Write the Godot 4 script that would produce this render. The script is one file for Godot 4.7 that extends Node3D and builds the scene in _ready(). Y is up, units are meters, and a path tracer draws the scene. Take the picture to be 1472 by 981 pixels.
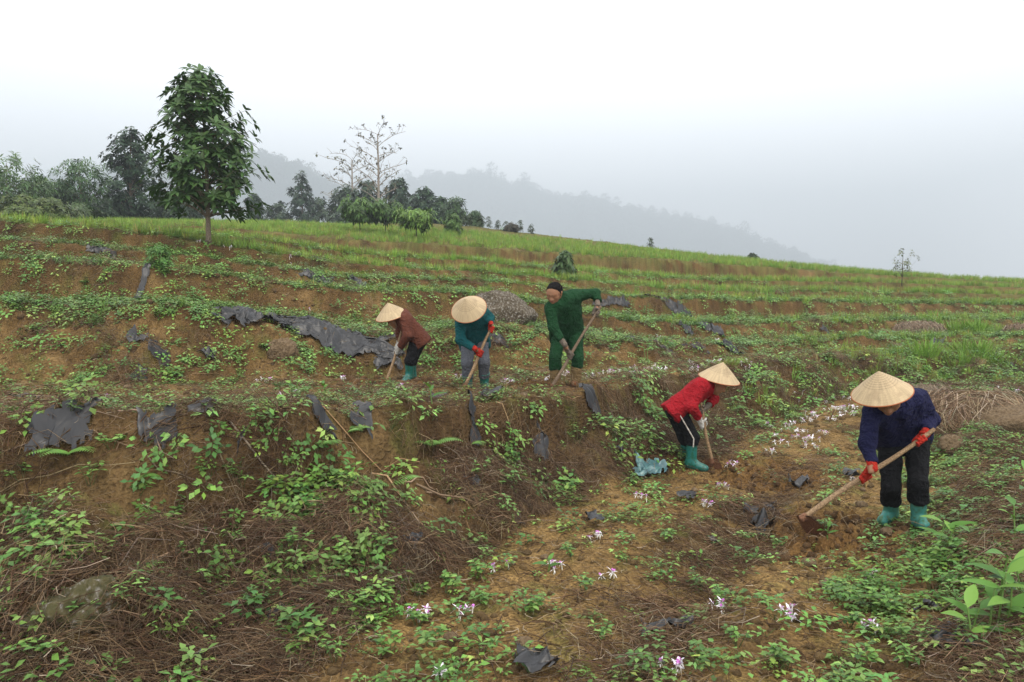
extends Node3D

# ---------------------------------------------------------------- state
var rng := RandomNumberGenerator.new()
var xs := PackedFloat32Array()      # ground grid, metres across
var ds := PackedFloat32Array()      # ground grid, metres ahead of the viewpoint (-z)
var ground_height := PackedFloat32Array()
var ground_zone := PackedFloat32Array()  # n.t : even n = tread below riser, odd n = riser
var used_names := {}
var mats := {}

func _ready() -> void:
	rng.seed = 20240611
	# camera, sky, sun, exposure
	var cam := Camera3D.new()
	cam.name = "camera"
	cam.position = Vector3(0, 1.67, 0)
	cam.rotation.x = -atan(57.5 / 1052.0)
	cam.fov = rad_to_deg(2.0 * atan(490.5 / 1052.0))
	cam.near = 0.1
	cam.far = 5000.0
	add_child(cam)
	cam.current = true
	var sky_mat := ProceduralSkyMaterial.new()
	sky_mat.sky_top_color = lin(1.55, 1.53, 1.55)
	sky_mat.sky_horizon_color = lin(1.30, 1.32, 1.37)
	sky_mat.sky_curve = 0.6
	sky_mat.ground_horizon_color = lin(0.95, 0.98, 1.03)
	sky_mat.ground_bottom_color = lin(0.2, 0.2, 0.19)
	sky_mat.sun_angle_max = 0.0
	sky_mat.sky_cover = cloud_cover()
	sky_mat.sky_cover_modulate = Color(1, 1, 1, 1)
	var sky := Sky.new()
	sky.sky_material = sky_mat
	var env := Environment.new()
	env.background_mode = Environment.BG_SKY
	env.sky = sky
	env.tonemap_mode = Environment.TONE_MAPPER_LINEAR
	env.tonemap_exposure = 2.0
	env.sdfgi_enabled = true
	env.ssao_enabled = true
	env.ssil_enabled = true
	env.fog_enabled = true
	env.fog_density = 0.0012
	env.fog_light_color = Color(0.925, 0.97, 1.0)
	var we := WorldEnvironment.new()
	we.name = "daylight"
	we.environment = env
	add_child(we)
	var sun := DirectionalLight3D.new()
	sun.name = "sun"
	sun.rotation_degrees = Vector3(-58, 35, 0)
	sun.light_energy = 0.5
	sun.light_angular_distance = 25.0
	sun.light_color = Color(1.0, 0.975, 0.94)
	sun.shadow_enabled = true
	add_child(sun)

	make_materials()
	build_ground()
	build_far_hills()
	build_trees()
	build_stones()
	build_plastic()
	build_people()
	build_flowers()
	build_plants()
	scatter_cover()

# thin uneven cloud: soft billows, the same all round
func cloud_cover() -> ImageTexture:
	var f := FastNoiseLite.new()
	f.seed = 8
	f.frequency = 1.1
	f.fractal_octaves = 4
	var im := Image.create(512, 256, false, Image.FORMAT_RGBA8)
	for y in 256:
		var el := PI * (0.5 - y / 255.0)
		for x in 512:
			var a := TAU * x / 512.0
			var v := clampf(f.get_noise_3d(cos(a) * cos(el), sin(el) * 2.6, sin(a) * cos(el)) * 0.9 + 0.25, 0.0, 1.0)
			im.set_pixel(x, y, Color(0.38, 0.38, 0.40, v))
	return ImageTexture.create_from_image(im)

# ---------------------------------------------------------------- naming and building helpers
func lin(r: float, g: float, b: float) -> Color:
	return Color(r, g, b).linear_to_srgb()

func numbered(called: String) -> String:
	var n: int = used_names.get(called, -1) + 1
	used_names[called] = n
	return called if n == 0 else "%s_%03d" % [called, n]

func tag(o: Node, label: String, category: String, group := "") -> Node:
	o.set_meta("label", label)
	o.set_meta("category", category)
	if group != "":
		o.set_meta("group", group)
	return o

func thing(called: String, at: Vector3, label: String, category: String, group := "") -> Node3D:
	var o := Node3D.new()
	o.name = numbered(called)
	add_child(o)
	o.position = at
	tag(o, label, category, group)
	return o

func part(parent: Node, called: String, mesh: Mesh, m: Material, at := Transform3D()) -> MeshInstance3D:
	var o := MeshInstance3D.new()
	o.name = called
	o.mesh = mesh
	if m:
		o.material_override = m
	o.transform = at
	parent.add_child(o, true)
	return o

func single(called: String, mesh: Mesh, m: Material, at: Transform3D, label: String, category: String, group := "") -> MeshInstance3D:
	var o := part(self, numbered(called), mesh, m, at)
	tag(o, label, category, group)
	return o

func copies(parent: Node, called: String, mesh: Mesh, m: Material, where: Array, tints: PackedColorArray) -> MultiMeshInstance3D:
	var mm := MultiMesh.new()
	mm.transform_format = MultiMesh.TRANSFORM_3D
	mm.use_colors = true
	mm.mesh = mesh
	mm.instance_count = where.size()
	for i in where.size():
		mm.set_instance_transform(i, where[i])
		mm.set_instance_color(i, tints[i])
	var o := MultiMeshInstance3D.new()
	o.name = called
	o.multimesh = mm
	o.material_override = m
	o.set_meta("kind", "stuff")
	parent.add_child(o, true)
	return o

# A growing list of triangles with normals and colours
class Soup:
	var v := PackedVector3Array()
	var n := PackedVector3Array()
	var c := PackedColorArray()
	var ix := PackedInt32Array()
	func vert(p: Vector3, nn: Vector3, cc: Color) -> int:
		v.append(p)
		n.append(nn)
		c.append(cc)
		return v.size() - 1
	func tri(a: int, b: int, d: int) -> void:
		ix.append(a)
		ix.append(b)
		ix.append(d)
	func quad(a: int, b: int, d: int, e: int) -> void:
		tri(a, b, d)
		tri(a, d, e)
	func smooth() -> void:
		for i in n.size():
			n[i] = Vector3.ZERO
		for k in range(0, ix.size(), 3):
			var f := (v[ix[k + 2]] - v[ix[k]]).cross(v[ix[k + 1]] - v[ix[k]])
			n[ix[k]] += f
			n[ix[k + 1]] += f
			n[ix[k + 2]] += f
		for i in n.size():
			n[i] = n[i].normalized() if n[i].length_squared() > 1e-20 else Vector3.UP
	func mesh() -> ArrayMesh:
		var m := ArrayMesh.new()
		if v.is_empty():
			return m
		var a := []
		a.resize(Mesh.ARRAY_MAX)
		a[Mesh.ARRAY_VERTEX] = v
		a[Mesh.ARRAY_NORMAL] = n
		a[Mesh.ARRAY_COLOR] = c
		a[Mesh.ARRAY_INDEX] = ix
		m.add_surface_from_arrays(Mesh.PRIMITIVE_TRIANGLES, a)
		return m
	# a tube through points, radii given per point
	func tube(pts: PackedVector3Array, rad: PackedFloat32Array, sides: int, col: Color, cap := true) -> void:
		var first := v.size()
		var ref := Vector3(0.31, 0.9, 0.27).normalized()
		for i in pts.size():
			var t: Vector3 = (pts[mini(i + 1, pts.size() - 1)] - pts[maxi(i - 1, 0)]).normalized()
			if absf(t.dot(ref)) > 0.97:
				ref = Vector3(0.9, 0.1, 0.3).normalized()
			var s := t.cross(ref).normalized()
			var u := s.cross(t)
			for k in sides:
				var a := TAU * k / sides
				var dir := s * cos(a) + u * sin(a)
				vert(pts[i] + dir * rad[i], dir, col)
		for i in pts.size() - 1:
			for k in sides:
				var a := first + i * sides + k
				var b := first + i * sides + (k + 1) % sides
				quad(a, b, b + sides, a + sides)
		if cap:
			for e in [0, pts.size() - 1]:
				var t: Vector3 = (pts[e] - pts[1 if e == 0 else e - 1]).normalized()
				var m := vert(pts[e] + t * rad[e] * 0.3, t, col)
				for k in sides:
					var a: int = first + e * sides + k
					var b: int = first + e * sides + (k + 1) % sides
					if e == 0:
						tri(m, b, a)
					else:
						tri(m, a, b)
	# a leaf: folded along its midrib, drooping towards its tip
	func leaf(base: Vector3, along: Vector3, up: Vector3, length: float, width: float, fold: float, droop: float, col: Color, steps := 2) -> void:
		var side := along.cross(up).normalized()
		up = side.cross(along).normalized()
		var prev := [-1, -1, -1]
		for i in steps + 2:
			var t := float(i) / (steps + 1)
			var w := sin(pow(t, 0.8) * PI) * width * 0.5
			var p := base + along * (length * t) - Vector3(0, droop * length * t * t, 0)
			var tip := i == 0 or i == steps + 1
			var now := [-1, -1, -1]
			now[1] = vert(p, up, col)
			if tip:
				now[0] = now[1]
				now[2] = now[1]
			else:
				now[0] = vert(p - side * w + up * w * fold, (up + side * fold).normalized(), col)
				now[2] = vert(p + side * w + up * w * fold, (up - side * fold).normalized(), col)
			if i > 0:
				if i == 1:
					tri(prev[1], now[0], now[1])
					tri(prev[1], now[1], now[2])
				elif tip:
					tri(prev[0], now[1], prev[1])
					tri(prev[1], now[1], prev[2])
				else:
					quad(prev[0], now[0], now[1], prev[1])
					quad(prev[1], now[1], now[2], prev[2])
			prev = now

func rnd(a: float, b: float) -> float:
	return rng.randf_range(a, b)

func jitter(c: Color, k: float) -> Color:
	var f := rnd(1.0 - k, 1.0 + k)
	return Color(c.r * f * rnd(1.0 - k * 0.4, 1.0 + k * 0.4), c.g * f, c.b * f * rnd(1.0 - k * 0.5, 1.0 + k * 0.5))

# ---------------------------------------------------------------- materials
func noise_image(size: int, freq: float, octaves: int, sd: int, kind := FastNoiseLite.TYPE_SIMPLEX_SMOOTH) -> Image:
	var f := FastNoiseLite.new()
	f.seed = sd
	f.noise_type = kind
	f.frequency = freq
	f.fractal_type = FastNoiseLite.FRACTAL_FBM
	f.fractal_octaves = octaves
	return f.get_seamless_image(size, size)

func ramp_texture(im: Image, stops: Array, colors: Array) -> ImageTexture:
	var g := Gradient.new()
	g.offsets = PackedFloat32Array(stops)
	g.colors = PackedColorArray(colors)
	var table := []
	for i in 256:
		table.append(g.sample(i / 255.0))
	im.convert(Image.FORMAT_L8)
	var src := im.get_data()
	var out := PackedByteArray()
	out.resize(src.size() * 3)
	for i in src.size():
		var c: Color = table[src[i]]
		out[i * 3] = int(c.r * 255.0)
		out[i * 3 + 1] = int(c.g * 255.0)
		out[i * 3 + 2] = int(c.b * 255.0)
	return ImageTexture.create_from_image(Image.create_from_data(im.get_width(), im.get_height(), false, Image.FORMAT_RGB8, out))

func plain(called: String, c: Color, rough := 0.9, vertex := false) -> StandardMaterial3D:
	var m := StandardMaterial3D.new()
	m.resource_name = called
	m.albedo_color = c
	m.roughness = rough
	m.metallic_specular = 0.35
	m.vertex_color_use_as_albedo = vertex
	m.cull_mode = BaseMaterial3D.CULL_DISABLED
	mats[called] = m
	return m

func grained(m: StandardMaterial3D, tex: Texture2D, relief: Texture2D, per_metre: float, cm: float, world := false) -> void:
	m.albedo_texture = tex
	m.uv1_triplanar = true
	m.uv1_world_triplanar = world
	m.uv1_scale = Vector3.ONE * per_metre
	if relief:
		m.heightmap_enabled = true
		m.heightmap_texture = relief
		m.heightmap_scale = cm

func make_materials() -> void:
	# soil: crumbs of two sizes, in tints that multiply the ground's own colour
	var crumbs := noise_image(1024, 0.045, 4, 3)
	var crumb_relief := ImageTexture.create_from_image(crumbs)
	var soil := plain("soil", Color.WHITE, 0.95, true)
	soil.metallic_specular = 0.2
	grained(soil, ramp_texture(crumbs.duplicate(), [0.0, 0.35, 0.6, 0.8, 1.0], [Color(0.52, 0.50, 0.48), Color(0.74, 0.72, 0.70), Color(0.86, 0.85, 0.83), Color(0.96, 0.94, 0.90), Color(1, 1, 0.97)]), crumb_relief, 0.62, 4.0, true)
	var clod := plain("clod", Color.WHITE, 0.95, true)
	grained(clod, soil.albedo_texture, crumb_relief, 2.0, 1.0)
	var leaf := plain("leaf", Color.WHITE, 0.5, true)
	leaf.backlight_enabled = true
	leaf.backlight = Color(0.45, 0.5, 0.3)
	var grass := plain("grass", Color.WHITE, 0.6, true)
	grass.backlight_enabled = true
	grass.backlight = Color(0.5, 0.55, 0.3)
	var petal := plain("petal", Color.WHITE, 0.6, true)
	petal.backlight_enabled = true
	petal.backlight = Color(0.4, 0.4, 0.4)
	plain("straw", Color.WHITE, 0.8, true)
	grained(plain("humus", lin(0.20, 0.135, 0.075), 0.95), soil.albedo_texture, crumb_relief, 2.0, 1.5)
	plain("far_leaf", Color.WHITE, 0.7, true)
	var bark_im := noise_image(512, 0.03, 4, 9)
	var bark_relief := ImageTexture.create_from_image(bark_im)
	var bark_tex := ramp_texture(bark_im.duplicate(), [0.0, 0.4, 0.65, 1.0], [Color(0.45, 0.42, 0.40), Color(0.7, 0.67, 0.64), Color(0.86, 0.85, 0.82), Color(1, 1, 1)])
	for b in [["bark", lin(0.32, 0.26, 0.20)], ["pale_bark", lin(0.46, 0.42, 0.37)], ["dark_bark", lin(0.09, 0.075, 0.055)]]:
		grained(plain(b[0], b[1], 0.9), bark_tex, bark_relief, 3.0, 1.0)
	# stone: blotches of lichen and moss
	var stone_im := noise_image(1024, 0.02, 6, 21)
	var stone_relief := ImageTexture.create_from_image(stone_im)
	grained(plain("lichen_stone", Color.WHITE, 0.9), ramp_texture(stone_im.duplicate(), [0.0, 0.42, 0.52, 0.6, 0.68, 0.74, 1.0], [lin(0.035, 0.026, 0.016), lin(0.062, 0.046, 0.03), lin(0.085, 0.065, 0.042), lin(0.085, 0.075, 0.045), lin(0.13, 0.11, 0.085), lin(0.26, 0.24, 0.21), lin(0.34, 0.32, 0.29)]), stone_relief, 0.9, 3.0)
	grained(plain("brown_stone", Color.WHITE, 0.9), ramp_texture(stone_im.duplicate(), [0.0, 0.4, 0.6, 1.0], [lin(0.045, 0.03, 0.015), lin(0.095, 0.062, 0.032), lin(0.13, 0.09, 0.05), lin(0.19, 0.14, 0.085)]), stone_relief, 1.2, 2.0)
	grained(plain("mossy_stone", Color.WHITE, 0.9), ramp_texture(stone_im.duplicate(), [0.0, 0.4, 0.58, 0.68, 0.78, 1.0], [lin(0.02, 0.02, 0.008), lin(0.045, 0.042, 0.015), lin(0.06, 0.05, 0.02), lin(0.08, 0.07, 0.04), lin(0.20, 0.18, 0.16), lin(0.42, 0.40, 0.37)]), stone_relief, 0.8, 2.0)
	# weathered mulch film: dusty in blotches
	var dust := ramp_texture(noise_image(512, 0.012, 5, 33), [0.0, 0.45, 0.6, 0.75, 1.0], [Color(0.50, 0.50, 0.52), Color(0.62, 0.62, 0.63), Color(0.75, 0.74, 0.72), Color(0.95, 0.9, 0.84), Color(1, 0.95, 0.88)])
	for p in [["black_film", lin(0.014, 0.014, 0.016), 0.4], ["grey_film", lin(0.03, 0.03, 0.032), 0.42], ["teal_film", lin(0.16, 0.36, 0.37), 0.3]]:
		grained(plain(p[0], p[1], p[2]), dust, null, 1.7, 0.0)
		mats[p[0]].metallic_specular = 0.5
	# cloth
	var weave := noise_image(512, 0.06, 4, 41)
	var weave_tex := ramp_texture(weave.duplicate(), [0.0, 0.5, 1.0], [Color(0.78, 0.78, 0.78), Color(0.9, 0.9, 0.9), Color(1, 1, 1)])
	var weave_relief := ImageTexture.create_from_image(weave)
	var crease_noise := soft_noise(43, 0.011, 3)
	crease_noise.fractal_type = FastNoiseLite.FRACTAL_RIDGED
	var crease := ImageTexture.create_from_image(crease_noise.get_seamless_image(512, 512))
	for c in [["navy_cloth", lin(0.013, 0.014, 0.048)], ["black_cloth", lin(0.009, 0.009, 0.010)], ["red_cloth", lin(0.30, 0.010, 0.016)], ["forest_green_cloth", lin(0.010, 0.048, 0.017)], ["teal_cloth", lin(0.007, 0.080, 0.085)], ["brown_cloth", lin(0.115, 0.038, 0.023)], ["grey_denim", lin(0.095, 0.10, 0.115)], ["red_knit", lin(0.42, 0.028, 0.016)], ["white_knit", lin(0.55, 0.53, 0.48)], ["grey_knit", lin(0.16, 0.13, 0.10)], ["pale_stripe", lin(0.6, 0.55, 0.48)], ["brown_wrap", lin(0.20, 0.135, 0.06)]]:
		grained(plain(c[0], c[1], 0.9), weave_tex, crease, 2.2, 2.0)
		mats[c[0]].metallic_specular = 0.25
	var mud_im := noise_image(512, 0.014, 5, 47)
	var mud_mask := ramp_texture(mud_im.duplicate(), [0.0, 0.45, 0.56, 0.66, 1.0], [Color(0.85, 0.92, 0.92), Color(1, 1, 1), Color(0.98, 0.92, 0.86), Color(1.0, 0.78, 0.62), Color(1.0, 0.7, 0.5)])
	grained(plain("teal_rubber", lin(0.009, 0.125, 0.108), 0.4), mud_mask, null, 3.0, 0.0)
	grained(plain("pale_teal_rubber", lin(0.05, 0.20, 0.17), 0.5), mud_mask, null, 3.0, 0.0)
	mats["teal_rubber"].metallic_specular = 0.5
	grained(plain("muddy_boot", lin(0.15, 0.085, 0.045), 0.9), mud_mask, weave_relief, 3.0, 0.4)
	plain("skin", lin(0.25, 0.125, 0.068), 0.6)
	mats["skin"].subsurf_scatter_enabled = true
	mats["skin"].subsurf_scatter_strength = 0.15
	plain("hair", lin(0.008, 0.007, 0.007), 0.95)
	mats["hair"].metallic_specular = 0.15
	plain("eye", lin(0.02, 0.015, 0.012), 0.3)
	plain("lip", lin(0.27, 0.10, 0.075), 0.5)
	var palm := plain("palm_leaf_weave", Color.WHITE, 0.7, true)
	grained(palm, weave_tex, weave_relief, 6.0, 0.15)
	plain("hat_rim", lin(0.28, 0.09, 0.035), 0.7)
	var wood_im := noise_image(256, 0.02, 4, 55)
	grained(plain("handle_wood", lin(0.42, 0.29, 0.17), 0.65), bark_tex, ImageTexture.create_from_image(wood_im), 4.0, 0.2)
	grained(plain("grey_handle_wood", lin(0.27, 0.20, 0.14), 0.7), bark_tex, ImageTexture.create_from_image(wood_im), 4.0, 0.2)
	grained(plain("rusty_iron", lin(0.26, 0.125, 0.07), 0.8), bark_tex, bark_relief, 5.0, 0.3)
	mats["rusty_iron"].metallic_specular = 0.4

# ---------------------------------------------------------------- ground
# Terrace lines from the path up to the crest, each a row of (across, ahead, height): the toe and the edge of every bank.
func terrace_lines() -> Array:
	return [
		[-9.00, 1.90, -0.12, -4.00, 2.20, -0.10, -2.00, 2.75, -0.06, -1.04, 3.25, -0.02, -0.66, 3.95, 0.00, -0.17, 4.90, 0.00, 0.37, 6.00, 0.00, 1.19, 6.80, 0.00, 1.80, 7.20, 0.00, 2.55, 8.30, 0.03, 4.15, 10.40, 0.10, 6.00, 11.90, 0.20, 8.30, 12.30, 0.20, 14.00, 12.60, 0.10],  # toe1
		[-3.07, 4.35, 0.98, -2.31, 4.50, 0.96, -1.54, 4.80, 0.92, -1.06, 5.40, 0.87, -0.22, 6.30, 0.80, 0.82, 7.50, 0.72, 1.63, 8.80, 0.71, 2.67, 10.20, 0.72, 3.96, 11.40, 0.70, 6.66, 13.60, 0.65, 10.66, 15.20, 0.66],  # edge1
		[-5.63, 8.00, 0.70, -4.25, 8.30, 0.70, -2.89, 9.00, 0.68, -1.66, 9.90, 0.65, -0.35, 10.30, 0.65, 0.66, 10.80, 0.64, 1.78, 11.40, 0.65, 3.17, 12.60, 0.64, 4.86, 14.00, 0.63, 7.74, 15.80, 0.62, 12.13, 17.30, 0.62],  # toe2
		[-6.50, 9.30, 1.63, -4.83, 9.50, 1.61, -3.82, 9.90, 1.48, -2.77, 10.20, 1.33, -1.79, 10.70, 1.17, -0.39, 11.40, 1.23, 0.72, 11.90, 1.09, 1.94, 12.40, 0.99, 3.39, 13.50, 0.84, 5.13, 14.80, 0.78, 8.12, 16.60, 0.77, 12.75, 18.20, 0.79],  # edge2
		[-7.55, 10.80, 1.66, -5.60, 11.00, 1.64, -3.67, 11.50, 1.50, -2.65, 11.80, 1.37, -0.44, 13.00, 1.44, 2.12, 13.60, 1.04, 3.77, 15.00, 0.93, 8.80, 18.00, 0.88, 14.00, 20.00, 0.87],  # toe3
		[-8.08, 11.60, 2.33, -5.99, 11.80, 2.23, -5.00, 12.10, 2.10, -3.95, 12.40, 1.94, -2.87, 12.80, 1.84, -0.48, 14.00, 1.78, 0.86, 14.20, 1.55, 2.28, 14.60, 1.27, 3.97, 15.80, 1.16, 9.28, 19.00, 1.13, 14.83, 21.20, 1.11],  # edge3
		[-9.05, 13.00, 2.49, -6.70, 13.20, 2.36, -4.39, 13.80, 2.05, -3.18, 14.20, 1.94, -0.55, 16.00, 1.87, 2.65, 17.00, 1.41, 4.57, 18.20, 1.31, 10.35, 21.20, 1.25, 16.22, 23.20, 1.25],  # toe4
		[-9.46, 13.60, 2.81, -6.99, 13.80, 2.60, -5.78, 14.00, 2.46, -3.35, 15.00, 2.17, -0.58, 17.00, 2.12, 2.80, 18.00, 1.76, 4.76, 19.00, 1.71, 10.83, 22.20, 1.61, 17.26, 24.70, 1.55],  # edge4
		[-10.57, 15.20, 3.00, -7.75, 15.30, 2.78, -6.35, 15.40, 2.64, -3.69, 16.50, 2.29, -0.63, 18.50, 2.23, 5.26, 21.00, 1.77, 11.95, 24.50, 1.72, 18.86, 27.00, 1.67],  # toe5
		[-10.97, 15.80, 3.40, -8.05, 15.90, 3.15, -6.59, 16.00, 2.92, -3.80, 17.00, 2.52, -0.65, 19.20, 2.41, 5.43, 21.70, 1.98, 12.29, 25.20, 1.98, 19.41, 27.80, 1.91],  # edge5
		[-13.20, 19.00, 3.68, -7.83, 19.00, 3.23, -4.47, 20.00, 2.77, -0.75, 22.00, 2.61, 6.13, 24.50, 2.16, 13.65, 28.00, 2.17, 20.94, 30.00, 2.07],  # toe6
		[-13.89, 20.00, 3.80, -8.24, 20.00, 3.46, -4.62, 20.70, 3.02, -0.78, 22.80, 2.86, 6.30, 25.20, 2.41, 13.98, 28.70, 2.40, 21.63, 31.00, 2.23],  # edge6
		[-18.06, 26.00, 4.41, -10.70, 26.00, 4.12, -6.02, 27.00, 3.73, -0.95, 28.00, 3.34, 7.38, 29.50, 2.76, 15.59, 32.00, 2.64, 23.72, 34.00, 2.41],  # toe7
		[-18.75, 27.00, 4.54, -11.11, 27.00, 4.34, -6.24, 28.00, 3.99, -0.99, 29.00, 3.72, 7.62, 30.50, 3.28, 16.07, 33.00, 2.86, 24.42, 35.00, 2.53],  # edge7
		[-25.00, 36.00, 5.57, -18.10, 44.00, 6.31, -10.24, 46.00, 6.52, -4.17, 46.00, 6.48, 2.72, 45.00, 5.62, 10.74, 43.00, 4.47, 19.96, 41.00, 3.30, 27.91, 40.00, 2.62],  # crest
	]

func line_at(l: Array, x: float) -> Vector2:
	var n := l.size() / 3
	if x <= l[0]:
		var s0: float = clampf((l[4] - l[1]) / (l[3] - l[0]), -0.25, 0.25)
		return Vector2(l[1] + s0 * (x - l[0]) * exp((x - l[0]) * 0.05), l[2])
	var e := (n - 1) * 3
	if x >= l[e]:
		var s1: float = clampf((l[e + 1] - l[e - 2]) / (l[e] - l[e - 3]), -0.3, 0.3)
		return Vector2(l[e + 1] + s1 * (x - l[e]) * exp((l[e] - x) * 0.05), l[e + 2])
	var k := 0
	while l[(k + 1) * 3] < x:
		k += 1
	var a := k * 3
	var b := a + 3
	var p := a - 3 if k > 0 else a
	var q := b + 3 if k + 2 < n else b
	var w: float = l[b] - l[a]
	var t: float = (x - l[a]) / w
	var out := Vector2.ZERO
	for j in [1, 2]:
		var m0: float = (l[b + j] - l[p + j]) / (l[b] - l[p]) * w
		var m1: float = (l[q + j] - l[a + j]) / (l[q] - l[a]) * w
		var v: float = (2 * t * t * t - 3 * t * t + 1) * l[a + j] + (t * t * t - 2 * t * t + t) * m0 + (3 * t * t - 2 * t * t * t) * l[b + j] + (t * t * t - t * t) * m1
		if j == 1:
			out.x = v
		else:
			out.y = v
	return out

func axis(stops: Array) -> PackedFloat32Array:
	# stops: [from, step, to, step, to ...] with the step blending between spans
	var out := PackedFloat32Array()
	var x: float = stops[0][0]
	for k in stops.size() - 1:
		var to: float = stops[k + 1][0]
		while x < to - 1e-4:
			out.append(x)
			var t: float = clampf((x - stops[k][0]) / (to - stops[k][0]), 0.0, 1.0)
			x += lerpf(stops[k][1], stops[k + 1][1], t)
		x = to
	out.append(x)
	return out

func soft_noise(sd: int, freq: float, octaves: int) -> FastNoiseLite:
	var f := FastNoiseLite.new()
	f.seed = sd
	f.noise_type = FastNoiseLite.TYPE_SIMPLEX_SMOOTH
	f.frequency = freq
	f.fractal_octaves = octaves
	f.fractal_type = FastNoiseLite.FRACTAL_FBM
	return f

# places where the soil has just been turned: x, ahead, radius, depth
const DUG := [[2.15, 5.25, 0.75, 0.05], [2.35, 7.0, 0.75, 0.05], [0.45, 8.55, 0.7, 0.07], [-0.75, 8.95, 0.6, 0.04], [-1.7, 9.1, 0.5, 0.04]]

func right_verge(d: float) -> float:
	return 0.15 + d * 0.52 + sin(d * 1.3) * 0.12

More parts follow.
